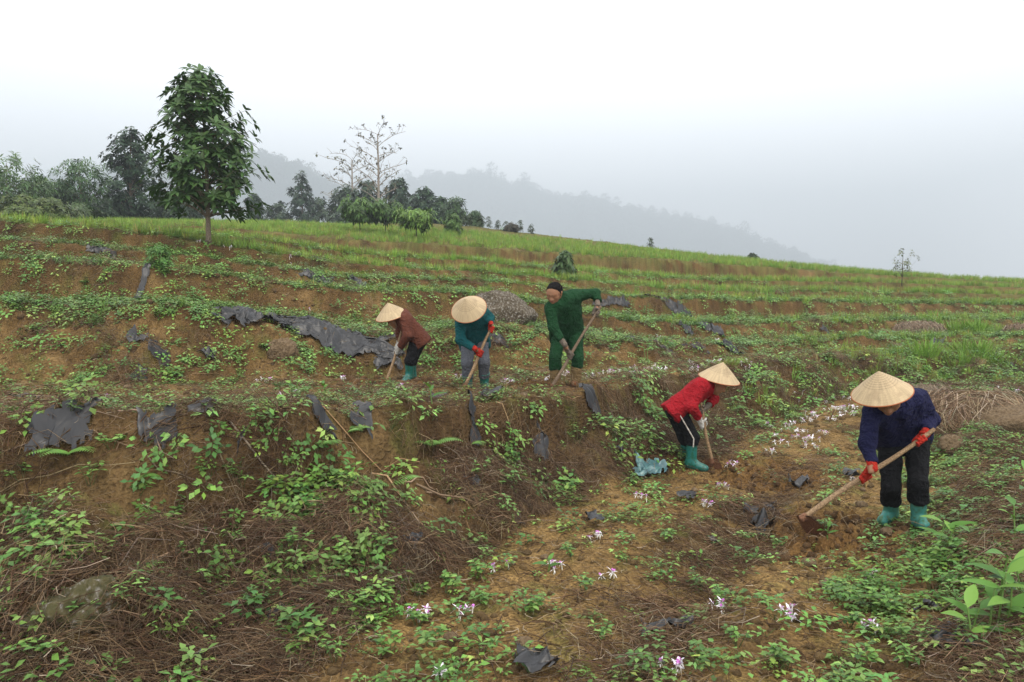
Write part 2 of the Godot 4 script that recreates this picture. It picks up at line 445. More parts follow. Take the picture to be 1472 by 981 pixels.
func build_ground() -> void:
	xs = axis([[-1400.0, 80.0], [-60.0, 3.0], [-16.0, 0.25], [-6.0, 0.045], [6.5, 0.045], [18.0, 0.2], [60.0, 3.0], [1400.0, 80.0]])
	ds = axis([[-12.0, 1.0], [1.5, 0.12], [3.0, 0.036], [12.0, 0.045], [24.0, 0.14], [48.0, 0.4], [110.0, 3.0], [2800.0, 110.0]])
	var nx := xs.size()
	var nd := ds.size()
	ground_height.resize(nx * nd)
	ground_zone.resize(nx * nd)
	var rows := terrace_lines()
	var n_line := rows.size()
	var wob := soft_noise(5, 0.35, 3)
	var lump := soft_noise(11, 0.9, 4)
	var fine := soft_noise(12, 5.0, 3)
	var broad := soft_noise(13, 0.03, 2)
	var tint := soft_noise(14, 0.7, 4)
	var s := Soup.new()
	s.v.resize(nx * nd)
	s.n.resize(nx * nd)
	s.c.resize(nx * nd)
	for i in nx:
		var x := xs[i]
		var ld := PackedFloat32Array()
		var lh := PackedFloat32Array()
		var last := -INF
		for k in n_line:
			var p := line_at(rows[k], x)
			var amp := 0.10 + 0.02 * k if k % 2 == 1 else 0.06 + 0.02 * k
			var d := p.x + wob.get_noise_2d(x * (1.0 if k < 8 else 0.5), k * 17.0) * amp * 1.6
			d = maxf(d, last + 0.3)
			last = d
			ld.append(d)
			lh.append(p.y)
		# banks above the second terrace are cut steep: pull each toe in under its edge
		for k in range(4, n_line - 1, 2):
			var e := 0.55 if k < 8 else 0.7
			ld[k] = lerpf(ld[k], ld[k + 1], e)
			lh[k] = lerpf(lh[k], lh[k - 1], 0.6 if k < 8 else 0.75)
		var right := smoothstep(-10.0, 70.0, x)
		ld.append(ld[n_line - 1] + 28.0)
		lh.append(lh[n_line - 1] - lerpf(1.6, 8.0, right))
		ld.append(150.0)
		lh.append(lerpf(-2.0, -26.0, right))
		ld.append(2900.0)
		lh.append(lerpf(-6.0, -30.0, right))
		var k := -1
		for j in nd:
			var d := ds[j]
			while k + 1 < ld.size() and ld[k + 1] <= d:
				k += 1
			var h := 0.0
			var zone := 0.0
			if k < 0:
				h = lh[0] * clampf(d / ld[0], 0.0, 1.0)
				zone = clampf(d / maxf(ld[0], 0.1), 0.0, 0.999)
			elif k >= ld.size() - 1:
				h = lh[lh.size() - 1]
				zone = 20.0
			else:
				var t := (d - ld[k]) / (ld[k + 1] - ld[k])
				if k % 2 == 0 and k < n_line - 1:
					var r := 0.45 * t + 0.55 * smoothstep(0.0, 1.0, t)
					if k == 0:
						# the front bank: a slumped foot under a steep cut lip
						var lip := 0.48 * t / 0.84 if t < 0.84 else 0.48 + 0.52 * smoothstep(-0.3, 1.0, (t - 0.84) / 0.16)
						r = lerpf(lip, r, smoothstep(2.5, 5.0, x))
					h = lerpf(lh[k], lh[k + 1], r)
				elif k == 1:
					h = lerpf(lh[k], lh[k + 1], 1.0 - (1.0 - t) * (1.0 - t) * (1.0 - t))
				else:
					h = lerpf(lh[k], lh[k + 1], t)
				zone = k + 1 + clampf(t, 0.0, 0.999)
			var z := int(zone)
			var riser := z % 2 == 1 and z < 16
			var near := clampf(1.0 - (d - 20.0) / 60.0, 0.15, 1.0)
			# beds and furrow on the path, verge on the right
			var verge := 0.0
			if z == 0 or z == 1:
				var rv := right_verge(d)
				verge = smoothstep(rv - 0.15, rv + 0.9, x) * smoothstep(13.0, 9.5, d) * (1.0 if z == 0 else clampf(1.0 - (zone - 1.0) * 1.5, 0.0, 1.0))
				h += verge * (0.16 + 0.10 * lump.get_noise_2d(x * 1.4, d * 1.4)) + smoothstep(4.6, 6.6, x - 0.08 * d) * smoothstep(10.0, 7.5, d) * 0.35 * verge
				h -= smoothstep(rv + 2.2, rv + 9.0, x) * smoothstep(14.0, 9.0, d) * 2.0
			if z == 0 and d > 1.0:
				var fx := x - (0.55 + 0.60 * (d - 3.3) + 0.1 * sin(d * 1.7))
				h -= 0.05 * exp(-fx * fx / 0.06) * smoothstep(9.0, 6.5, d)
			var amp2 := 0.05 if z == 0 else (0.16 if riser else 0.07)
			if z == 1:
				amp2 = 0.30
			elif z == 3:
				amp2 = 0.24
			var mid := 1.0
			if riser:
				mid = 0.35 + 0.65 * sin((zone - z) * PI)
			if z < 18:
				h += lump.get_noise_2d(x, d) * amp2 * mid * near + fine.get_noise_2d(x, d) * (0.018 if z == 0 else (0.05 if riser else 0.03)) * near
			if riser:
				h += absf(lump.get_noise_2d(x * 2.7 + 40.0, d * 2.7)) * 0.16 * mid * near
			if d > 60.0 or absf(x) > 40.0:
				h += broad.get_noise_2d(x, d) * clampf((maxf(d - 60.0, absf(x) - 40.0)) * 0.06, 0.0, 6.0)
			var dug := 0.0
			for g in DUG:
				var q := Vector2(x - g[0], d - g[1])
				if absf(q.x) < 1.3 and absf(q.y) < 1.3:
					var rr: float = q.length() / g[2] + 0.5 * fine.get_noise_2d(x * 0.5, d * 0.5)
					var e := smoothstep(1.0, 0.6, rr)
					dug = maxf(dug, e)
					h += e * g[3] * (-1.0 + 3.2 * fine.get_noise_2d(x * 1.1 + 7.0, d * 1.1))
			var at := j * nx + i
			ground_height[at] = h
			ground_zone[at] = zone
			s.v[at] = Vector3(x, h, -d)
			# soil colour: sandy beds, redder cut banks, dark humus under thatch, moss
			var c := Color(0.242, 0.160, 0.068)
			var tn := tint.get_noise_2d(x, d)
			var t2 := tint.get_noise_2d(x * 3.1 + 90.0, d * 3.1)
			if riser:
				c = Color(0.128, 0.082, 0.036)
				if z == 1:
					c = Color(0.080, 0.052, 0.027)
			elif z >= 2:
				c = Color(0.165, 0.110, 0.048)
			c = c.lerp(Color(0.25, 0.172, 0.08), clampf(tn * 0.9, 0.0, 0.5))
			c = c.lerp(Color(0.085, 0.055, 0.028), clampf(-tn * 1.6 - 0.03, 0.0, 0.8))
			var moss := clampf(t2 * 1.6 - 0.25 + (0.2 if z > 8 else 0.0), 0.0, 0.7)
			c = c.lerp(Color(0.105, 0.125, 0.036), moss)
			if z >= 8 and z < 16 and not riser:
				c = c.lerp(Color(0.13, 0.16, 0.05), 0.5)
			if z >= 16:
				c = c.lerp(Color(0.08, 0.12, 0.04), 0.75)
			c = c.lerp(Color(0.11, 0.08, 0.045), verge * 0.7)
			var speck := 1.0 + 0.55 * tint.get_noise_2d(x * 11.0 + 300.0, d * 11.0)
			c = Color(c.r * speck, c.g * speck, c.b * speck)
			c = c.lerp(Color(0.160, 0.092, 0.038), dug * 0.85)
			s.c[at] = Color(c.r * 1.33, c.g * 1.31, c.b * 1.25)
	for j in nd - 1:
		for i in nx - 1:
			var a := j * nx + i
			s.quad(a, a + nx, a + nx + 1, a + 1)
	s.smooth()
	if s.n[nx * 100 + 50].y < 0.0:
		for i in s.n.size():
			s.n[i] = -s.n[i]
	var g := part(self, "ground", s.mesh(), mats["soil"])
	g.set_meta("kind", "structure")

func find(a: PackedFloat32Array, v: float) -> int:
	return clampi(a.bsearch(v, false) - 1, 0, a.size() - 2)

func height(x: float, d: float) -> float:
	var i := find(xs, x)
	var j := find(ds, d)
	var u := clampf((x - xs[i]) / (xs[i + 1] - xs[i]), 0.0, 1.0)
	var w := clampf((d - ds[j]) / (ds[j + 1] - ds[j]), 0.0, 1.0)
	var a := j * xs.size() + i
	var b := a + xs.size()
	return lerpf(lerpf(ground_height[a], ground_height[a + 1], u), lerpf(ground_height[b], ground_height[b + 1], u), w)

func zone_at(x: float, d: float) -> float:
	return ground_zone[find(ds, d) * xs.size() + find(xs, x)]

func spot(x: float, d: float, lift := 0.0) -> Vector3:
	return Vector3(x, height(x, d) + lift, -d)

func slope_up(x: float, d: float, e := 0.06) -> Vector3:
	return Vector3(height(x - e, d) - height(x + e, d), 2.0 * e, -(height(x, d - e) - height(x, d + e))).normalized()

# a frame standing on the ground, leaning with the slope by share
func stand(x: float, d: float, size: float, share := 0.5, lift := 0.0) -> Transform3D:
	var up := Vector3.UP.lerp(slope_up(x, d), share).normalized()
	var a := Vector3(cos(rng.randf() * TAU), 0.0, sin(rng.randf() * TAU))
	var r := a.cross(up).normalized()
	if r.length_squared() < 0.5:
		r = Vector3.RIGHT
	return Transform3D(Basis(r, up, r.cross(up)) * size, spot(x, d, lift))

# ---------------------------------------------------------------- far hills with their woods
func crown_clump(sd: int, tall: float, leaves: int, leaf_size: float, col: Color) -> Soup:
	# a rounded, lumpy tree crown of unit half-width made of many small leaf sprays
	var r := RandomNumberGenerator.new()
	r.seed = sd
	var s := Soup.new()
	var lumps := []
	for i in 9:
		var a := r.randf() * TAU
		var y := r.randf()
		var w := sqrt(maxf(0.05, 1.0 - pow(absf(y - 0.35) / 0.68, 2.0))) * 0.62
		lumps.append([Vector3(cos(a) * w, y * tall, sin(a) * w), r.randf_range(0.32, 0.5)])
	for i in leaves:
		var l: Array = lumps[i % lumps.size()]
		var dir := Vector3(r.randfn(), r.randfn() + 0.35, r.randfn()).normalized()
		var p: Vector3 = l[0] + dir * l[1] * r.randf_range(0.65, 1.05)
		var out := (dir + Vector3(r.randf_range(-0.6, 0.6), r.randf_range(-0.4, 0.3), r.randf_range(-0.6, 0.6))).normalized()
		var up := (Vector3.UP + dir * 0.6 + Vector3(r.randf_range(-0.5, 0.5), 0, r.randf_range(-0.5, 0.5))).normalized()
		var k := r.randf_range(0.65, 1.35)
		s.leaf(p, out, up, leaf_size * r.randf_range(0.7, 1.3), leaf_size * r.randf_range(0.45, 0.75), 0.15, 0.25, Color(col.r * k, col.g * k, col.b * k), 1)
	return s

func far_hill(called: String, ridge: Array, at: float, deep: float, base: float, step: float, sd: int) -> Array:
	# ridge: (across, height) pairs; slopes fall off before and behind it
	var bump := soft_noise(sd, 0.012, 4)
	var s := Soup.new()
	var x0: float = ridge[0]
	var x1: float = ridge[ridge.size() - 2]
	var nx := int((x1 - x0) / step) + 1
	var nd := int(deep * 2.0 / step) + 1
	for j in nd:
		for i in nx:
			var x := x0 + i * step
			var k := 0
			while k + 4 < ridge.size() and ridge[k + 2] < x:
				k += 2
			var t := clampf((x - ridge[k]) / (ridge[k + 2] - ridge[k]), 0.0, 1.0)
			var top := lerpf(ridge[k + 1], ridge[k + 3], smoothstep(0.0, 1.0, t))
			var e := absf(j * step - deep) / deep
			var fall := pow(cos(minf(e, 1.0) * PI * 0.5), 1.15)
			var h := base + (top - base) * fall + bump.get_noise_2d(x, j * step) * minf(14.0, (top - base) * 0.22) * smoothstep(0.0, 0.25, e) * fall
			s.vert(Vector3(x, h, -(at - deep + j * step)), Vector3.UP, Color(0.05, 0.075, 0.03))
	for j in nd - 1:
		for i in nx - 1:
			var a := j * nx + i
			s.quad(a, a + nx, a + nx + 1, a + 1)
	s.smooth()
	var g := part(self, numbered(called), s.mesh(), mats["far_leaf"])
	g.set_meta("kind", "structure")
	return [s, nx, nd]

func wood_on(hill: Array, count: int, lo: float, hi: float, label: String, clumps: Array) -> void:
	var s: Soup = hill[0]
	var nx: int = hill[1]
	var nd: int = hill[2]
	var sets := [[], [], []]
	var tints := [PackedColorArray(), PackedColorArray(), PackedColorArray()]
	for i in count:
		var u := rng.randf() * (nx - 2)
		var w := rng.randf() * (nd * 0.62)
		var a := int(w) * nx + int(u)
		var p := s.v[a].lerp(s.v[a + nx + 1], rng.randf())
		var k := rng.randi() % 3
		var size := rnd(lo, hi) * (1.5 if rng.randf() < 0.08 else 1.0)
		sets[k].append(Transform3D(Basis(Vector3.UP, rng.randf() * TAU).scaled(Vector3(size, size * rnd(0.8, 1.5), size)), p - Vector3(0, size * 0.25, 0)))
		var b := rnd(0.65, 1.35)
		tints[k].append(Color(b * rnd(0.85, 1.25), b, b * rnd(0.8, 1.1)))
	var o := Node3D.new()
	o.name = numbered("wood")
	add_child(o)
	tag(o, label, "wood")
	o.set_meta("kind", "stuff")
	for k in 3:
		copies(o, "tree_crowns", clumps[k], mats["far_leaf"], sets[k], tints[k])

func build_far_hills() -> void:
	var clumps := []
	for k in 3:
		clumps.append(crown_clump(60 + k, [1.5, 1.9, 1.3][k], 260, 0.34, Color(0.045, 0.075, 0.028)).mesh())
	var a := far_hill("hill", [-1092.0, 161.2, -780.0, 202.8, -559.0, 239.2, -462.8, 252.2, -390.0, 234.0, -325.0, 192.4, -260.0, 176.8, -202.8, 150.8, -130.0, 93.6, -26.0, 26.0, 78.0, -41.6], 1350.0, 380.0, -34.0, 20.0, 3)
	wood_on(a, 6000, 6.5, 11.0, "misty wooded hill behind the solitary tall tree", clumps)
	var b := far_hill("hill", [-726.0, 264.0, -330.0, 330.0, -209.0, 347.6, -77.0, 352.0, 22.0, 316.8, 132.0, 286.0, 231.0, 279.4, 330.0, 250.8, 440.0, 233.2, 532.4, 211.2, 633.6, 184.8, 737.0, 149.6, 836.0, 110.0, 919.6, 57.2, 1012.0, -22.0], 2200.0, 550.0, -48.0, 28.0, 4)
	wood_on(b, 5200, 9.0, 16.0, "faint wooded mountainside almost lost in the mist", clumps)

# ---------------------------------------------------------------- trees
func bent(a: Vector3, b: Vector3, n: int, wobble: float, sag := 0.0) -> PackedVector3Array:
	var out := PackedVector3Array()
	var off := Vector3(rnd(-1, 1), rnd(-0.4, 0.4), rnd(-1, 1)) * wobble
	for i in n + 1:
		var t := float(i) / n
		out.append(a.lerp(b, t) + off * sin(t * PI) + Vector3(0, sag * sin(t * PI), 0))
	return out

func taper(n: int, a: float, b: float) -> PackedFloat32Array:
	var out := PackedFloat32Array()
	for i in n + 1:
		out.append(lerpf(a, b, float(i) / n))
	return out

func profile_at(prof: Array, t: float) -> float:
	var k := 0
	while k + 4 < prof.size() and prof[k + 2] < t:
		k += 2
	return lerpf(prof[k + 1], prof[k + 3], clampf((t - prof[k]) / (prof[k + 2] - prof[k]), 0.0, 1.0))

# o: x, d, tall, trunk radius, crown from, prof (height share, radius), whorls, per whorl, leaf length/width, droop, colour
func leafy_tree(called: String, o: Dictionary, label: String, category: String, group := "") -> Node3D:
	var root := thing(called, spot(o.x, o.d, -0.03), label, category, group)
	var tall: float = o.tall
	var bark: Material = mats[o.get("bark", "bark")]
	var lean := Vector3(rnd(-0.03, 0.03), 1, rnd(-0.03, 0.03)) * tall
	var tr := Soup.new()
	var tp := bent(Vector3(0, -0.1, 0), lean * 0.94, 9, tall * 0.012)
	var trr := PackedFloat32Array()
	for i in 10:
		trr.append(o.trunk * lerpf(1.0, 0.15, i / 9.0) * (1.35 if i == 0 else 1.0))
	tr.tube(tp, trr, 9, Color.WHITE)
	part(root, "trunk", tr.mesh(), bark)
	var crown := Soup.new()
	var limbs: int = o.limbs
	var singles := 0
	var leaf_meshes := []
	if o.get("single_leaves", 0) > 0:
		for v in 3:
			var ls := Soup.new()
			ls.leaf(Vector3.ZERO, Vector3.RIGHT, Vector3.UP, 1.0, o.leaf[1] / o.leaf[0], 0.25, o.droop, jitter(o.color, 0.3), 2)
			leaf_meshes.append(ls.mesh())
	for i in limbs:
		var t := (i + rng.randf() * 0.9) / limbs
		var y := lerpf(o.from, 0.98, pow(t, 0.9))
		var reach := profile_at(o.prof, y) * rnd(0.72, 1.08)
		var ang := i * 2.399 + rnd(-0.4, 0.4)
		var start := lean * maxf(y - o.get("rise", 0.10) * reach / tall * 2.0, o.from * 0.8)
		var end := Vector3(cos(ang) * reach, 0, sin(ang) * reach) + lean * y
		end.y += rnd(-0.02, 0.03) * tall
		var bp := bent(start, end, 5, reach * 0.07, reach * o.get("sag", 0.05))
		var br := Soup.new()
		br.tube(bp, taper(5, o.trunk * lerpf(0.34, 0.12, t), o.trunk * 0.05), 5, Color.WHITE)
		part(root, "branch", br.mesh(), bark)
		var n_whorl: int = maxi(2, int(o.whorls * (0.45 + reach / o.reach * 0.75)))
		for w in n_whorl:
			var s := pow(rng.randf(), 0.55)
			var c: Vector3 = bp[0].lerp(bp[5], clampf(0.25 + 0.78 * s, 0.0, 1.02))
			c += Vector3(rnd(-1, 1), rnd(-0.75, 0.85), rnd(-1, 1)) * o.spread * (0.4 + 0.6 * reach / o.reach)
			var out := (c - lean * y * 0.96)
			out.y *= 0.4
			out = out.normalized() + Vector3(0, 0.35, 0)
			var n_leaf: int = o.per + rng.randi() % 3
			var a0 := rng.randf() * TAU
			var bx := aim(out + Vector3(0, 0.5, 0))
			for q in n_leaf:
				var a := a0 + TAU * q / n_leaf + rnd(-0.25, 0.25)
				var along := (bx.x * cos(a) + bx.z * sin(a) + bx.y * rnd(-0.1, 0.55)).normalized()
				var up := (bx.y + Vector3(0, 0.8, 0) - along * 0.2).normalized()
				var ll: float = o.leaf[0] * rnd(0.7, 1.15)
				if singles < o.get("single_leaves", 0) and c.z > 0.1 and rng.randf() < 0.25:
					singles += 1
					var side := along.cross(up).normalized()
					part(root, "leaf", leaf_meshes[singles % 3], mats["leaf"], Transform3D(Basis(along, side.cross(along), side) * ll, c + along * 0.015))
				else:
					crown.leaf(c + along * 0.015, along, up, ll, o.leaf[1] * rnd(0.8, 1.15), 0.25, o.droop * rnd(0.6, 1.5), jitter(o.color, 0.3), o.get("steps", 2))
	var cr := part(root, "crown", crown.mesh(), mats[o.get("leaf_mat", "leaf")])
	cr.set_meta("kind", "stuff")
	return root

func bare_tree(x: float, d: float, tall: float, label: String) -> void:
	var root := thing("bare_tree", spot(x, d, -0.1), label, "tree")
	var tr := Soup.new()
	tr.tube(bent(Vector3.ZERO, Vector3(0.12, tall * 0.97, 0), 8, 0.12), taper(8, tall * 0.017, tall * 0.004), 8, Color.WHITE)
	part(root, "trunk", tr.mesh(), mats["pale_bark"])
	var buds := Soup.new()
	for i in 26:
		var t := lerpf(0.30, 0.97, i / 25.0)
		var ang := i * 2.399
		var reach := tall * lerpf(0.16, 0.25, sin(clampf((t - 0.3) / 0.7, 0.0, 1.0) * 2.6)) * rnd(0.7, 1.05)
		var a := Vector3(0.12 * t, tall * t, 0)
		var b := a + Vector3(cos(ang) * reach, reach * rnd(0.3, 0.75) * (1.15 - t * 0.5), sin(ang) * reach)
		if b.y > tall * 1.04:
			b.y = tall * rnd(0.97, 1.04)
		var bs := Soup.new()
		var main := bent(a, b, 5, reach * 0.10, reach * 0.08)
		bs.tube(main, taper(5, tall * 0.0062 * (1.25 - t), tall * 0.0012), 5, Color.WHITE)
		for q in 6:
			var s := main[1 + q % 4].lerp(main[2 + q % 4], rng.randf())
			var e := s + ((b - a).normalized() * 0.7 + Vector3(rnd(-0.8, 0.8), rnd(0.0, 0.7), rnd(-0.8, 0.8))) * reach * 0.34
			bs.tube(bent(s, e, 3, reach * 0.04), taper(3, tall * 0.0014, tall * 0.0007), 4, Color.WHITE, false)
			if rng.randf() < 0.65:
				for z in 5:
					var dir := Vector3(rnd(-1, 1), rnd(-0.5, 1), rnd(-1, 1)).normalized()
					buds.leaf(e, dir, Vector3(0.1, 1, 0.2).normalized(), tall * 0.026, tall * 0.016, 0.2, 0.3, jitter(Color(0.085, 0.08, 0.032), 0.3), 1)
		part(root, "branch", bs.mesh(), mats["pale_bark"])
	part(root, "dry_leaves", buds.mesh(), mats["far_leaf"]).set_meta("kind", "stuff")

func col_x(px: float, d: float) -> float:
	return (px - 736.0) / 1052.0 * d

func top_tall(x: float, d: float, py: float) -> float:
	return 1.67 + (433.0 - py) / 1052.0 * d - height(x, d)

func build_trees() -> void:
	# the solitary tree on the fifth terrace
	leafy_tree("broadleaf_tree", {x = -6.72, d = 16.3, tall = 3.85, trunk = 0.060, from = 0.205, limbs = 84, whorls = 6, per = 7, reach = 1.1, spread = 0.20,
		prof = [0.0, 0.5, 0.18, 0.80, 0.28, 1.14, 0.42, 1.12, 0.58, 1.03, 0.72, 0.93, 0.84, 0.74, 0.93, 0.5, 1.0, 0.2],
		leaf = [0.225, 0.09], droop = 0.15, color = Color(0.055, 0.105, 0.030), sag = 0.04, rise = 0.28, single_leaves = 300, steps = 2},
		"tall solitary broadleaf tree with dark glossy crown and slim pale trunk", "tree")
	# farther trees along the ridge: pixel column of the photograph turned into metres by distance
	var conical := [0.0, 0.5, 0.15, 0.85, 0.35, 1.0, 0.6, 0.86, 0.8, 0.6, 0.92, 0.38, 1.0, 0.06]
	var spread := [0.0, 0.3, 0.3, 0.6, 0.6, 1.0, 0.85, 0.9, 1.0, 0.35]
	var mound := [0.0, 0.85, 0.3, 1.0, 0.6, 0.9, 0.85, 0.6, 1.0, 0.15]
	var rows := [
		# name, column, top row, distance, half-width m, shape, leaf, colour, label
		["broadleaf_tree", 193, 188, 41.0, 1.75, conical, 0.24, Color(0.026, 0.050, 0.024), "dark conical tree left of the solitary tree, rising over lighter trees"],
		["feathery_tree", 14, 230, 33.0, 1.7, spread, 0.20, Color(0.065, 0.115, 0.038), "feathery light green tree at the end of the ridge above the cut bank"],
		["feathery_tree", 62, 258, 36.0, 1.25, spread, 0.20, Color(0.055, 0.100, 0.034), "short feathery tree between two taller feathery trees"],
		["feathery_tree", 122, 232, 37.0, 1.35, spread, 0.20, Color(0.055, 0.105, 0.038), "feathery tree with layered crown beside the dark conical tree"],
		["feathery_tree", 98, 262, 40.0, 1.1, mound, 0.20, Color(0.028, 0.052, 0.024), "small dark tree behind the feathery trees"],
		["scrub_bush", 35, 284, 27.0, 1.2, mound, 0.13, Color(0.075, 0.105, 0.026), "yellowish green scrub bush below the feathery tree"],
		["scrub_bush", 75, 290, 27.5, 1.1, mound, 0.13, Color(0.068, 0.095, 0.026), "low olive scrub bush behind the cut bank edge"],
		["scrub_bush", 112, 296, 29.0, 1.0, mound, 0.14, Color(0.05, 0.08, 0.026), "dull green scrub bush at the foot of the layered feathery tree"],
		["scrub_bush", 155, 290, 40.0, 1.6, mound, 0.2, Color(0.03, 0.052, 0.024), "dark scrub at the foot of the dark conical tree"],
		["scrub_bush", 240, 280, 46.0, 1.7, mound, 0.24, Color(0.034, 0.058, 0.028), "dim round bush behind the trunk of the solitary tree"],
		["scrub_bush", 275, 288, 48.0, 1.4, mound, 0.24, Color(0.036, 0.060, 0.028), "dim green bush right behind the solitary tree"],
		["ridge_tree", 435, 250, 78.0, 2.2, conical, 0.36, Color(0.026, 0.048, 0.024), "hazy conical tree on the ridge between solitary tree and bare tree"],
		["ridge_tree", 368, 278, 74.0, 1.8, conical, 0.36, Color(0.026, 0.048, 0.024), "small hazy tree on the ridge right of the solitary tree"],
		["ridge_tree", 402, 290, 76.0, 2.3, mound, 0.36, Color(0.035, 0.058, 0.028), "hazy low tree beside the hazy conical tree"],
		["ridge_tree", 462, 284, 80.0, 2.6, mound, 0.36, Color(0.034, 0.058, 0.028), "hazy rounded tree left of the bare trees"],
		["ridge_tree", 498, 268, 72.0, 2.4, mound, 0.36, Color(0.042, 0.068, 0.036), "dark hazy tree under the faint bare tree"],
		["ridge_tree", 528, 262, 62.0, 1.9, mound, 0.32, Color(0.040, 0.070, 0.040), "dark evergreen beside the trunk of the bare tree"],
		["ridge_tree", 575, 257, 62.0, 1.8, conical, 0.32, Color(0.040, 0.070, 0.040), "tallest dark evergreen right of the bare tree trunk"],
		["ridge_tree", 610, 272, 60.0, 1.7, conical, 0.32, Color(0.040, 0.070, 0.040), "dark evergreen in the middle of the ridge clump"],
		["ridge_tree", 634, 286, 58.0, 1.3, conical, 0.30, Color(0.042, 0.072, 0.038), "smaller dark evergreen at the lower end of the ridge clump"],
		["feathery_tree", 655, 287, 54.0, 0.9, spread, 0.26, Color(0.05, 0.09, 0.034), "thin pale tree at the end of the ridge clump"],
		["feathery_tree", 684, 305, 52.0, 0.6, spread, 0.22, Color(0.05, 0.09, 0.034), "tiny pale tree past the end of the ridge clump"],
	]
	for r in rows:
		var x := col_x(r[1], r[3])
		var tall := top_tall(x, r[3], r[2])
		var prof := []
		for k in r[5].size():
			prof.append(r[5][k] * (r[4] if k % 2 == 1 else 1.0))
		var feather: bool = r[5] == spread
		leafy_tree(r[0], {x = x, d = r[3], tall = tall, trunk = maxf(0.05, tall * 0.018), from = 0.06 if r[5] == mound else (0.3 if feather else 0.12), limbs = 30 if feather else 46, whorls = 9 if feather else 12, per = 6, reach = r[4], spread = r[4] * (0.24 if feather else 0.22),
			prof = prof, leaf = [r[6] * (1.5 if feather else 1.35), r[6] * (0.42 if feather else 0.62)], droop = 0.25, color = r[7], steps = 1, bark = "bark", rise = 0.4}, r[8], "bush" if r[0] == "scrub_bush" else "tree", "")
	var bx := col_x(543, 58.0)
	bare_tree(bx, 58.0, top_tall(bx, 58.0, 190), "tall bare tree with pale straight trunk and a few dry leaves")
	bx = col_x(507, 84.0)
	bare_tree(bx, 84.0, top_tall(bx, 84.0, 226), "fainter bare tree farther off behind the tall bare one")
	# shrubs in the grass
	var shrubs := [
		[519, 288, 32.0, 0.98, Color(0.06, 0.115, 0.025), "umbrella shaped dark green shrub, left one of the touching pair", 16],
		[556, 290, 32.2, 0.78, Color(0.055, 0.105, 0.025), "umbrella shaped dark green shrub, right one of the touching pair", 13],
		[599, 300, 30.0, 0.80, Color(0.11, 0.19, 0.035), "bright yellowish green shrub right of the pair of umbrella shrubs", 13],
		[652, 307, 36.0, 0.5, Color(0.075, 0.135, 0.032), "thin light green sapling in the grass beyond the bright shrub", 7],
		[812, 361, 21.0, 0.26, Color(0.06, 0.10, 0.035), "small narrow dark shrub on a terrace behind the man in green", 10],
		[1080, 371, 39.0, 0.28, Color(0.040, 0.065, 0.028), "tiny dark bush alone on the falling skyline", 7],
		[735, 322, 45.0, 0.55, Color(0.050, 0.045, 0.030), "low dark heap of scrub on the skyline beyond the shrubs", 8],
	]
	for r in shrubs:
		var x := col_x(r[0], r[2])
		var tall: float = maxf(top_tall(x, r[2], r[1]), 0.4)
		var umbrella: bool = r[0] < 610
		var prof := [0.0, 0.15 * r[3], 0.4, 0.5 * r[3], 0.7, r[3], 0.9, 0.85 * r[3], 1.0, 0.4 * r[3]] if umbrella else [0.0, 0.5 * r[3], 0.4, r[3], 0.8, 0.7 * r[3], 1.0, 0.2 * r[3]]
		leafy_tree("shrub", {x = x, d = r[2], tall = tall, trunk = 0.03, from = 0.5 if umbrella else 0.15, limbs = r[6] * 2, whorls = 9, per = 6, reach = r[3], spread = r[3] * 0.26, prof = prof, leaf = [0.20, 0.085], droop = 0.5, color = r[4], steps = 1, bark = "dark_bark", rise = 0.9}, r[5], "shrub")
	# lanky sapling on the right
	var sx := col_x(1295, 29.0)
	leafy_tree("sapling", {x = sx, d = 29.0, tall = top_tall(sx, 29.0, 354), trunk = 0.022, from = 0.3, limbs = 17, whorls = 2, per = 4, reach = 0.5, spread = 0.10, prof = [0.0, 0.2, 0.3, 0.35, 0.7, 0.55, 1.0, 0.35], leaf = [0.13, 0.055], droop = 0.2, color = Color(0.13, 0.15, 0.07), steps = 1, bark = "dark_bark", rise = 0.9},
		"lanky half bare sapling standing alone on the right skyline", "sapling")
	for i in 9:
		var px: float = [676, 690, 703, 716, 728, 748, 763, 667, 935][i]
		var d := 45.0 if i != 8 else 43.0
		var x := col_x(px, d)
		leafy_tree("seedling_tree", {x = x, d = d, tall = rnd(0.5, 0.85), trunk = 0.015, from = 0.1, limbs = 9, whorls = 3, per = 5, reach = 0.2, spread = 0.08, prof = [0.0, 0.15, 0.4, 0.22, 1.0, 0.05], leaf = [0.14, 0.06], droop = 0.2, color = Color(0.04, 0.06, 0.025), steps = 1, bark = "dark_bark"},
			"tiny dark seedling tree in a row along the skyline", "seedling", "seedling trees along the skyline")

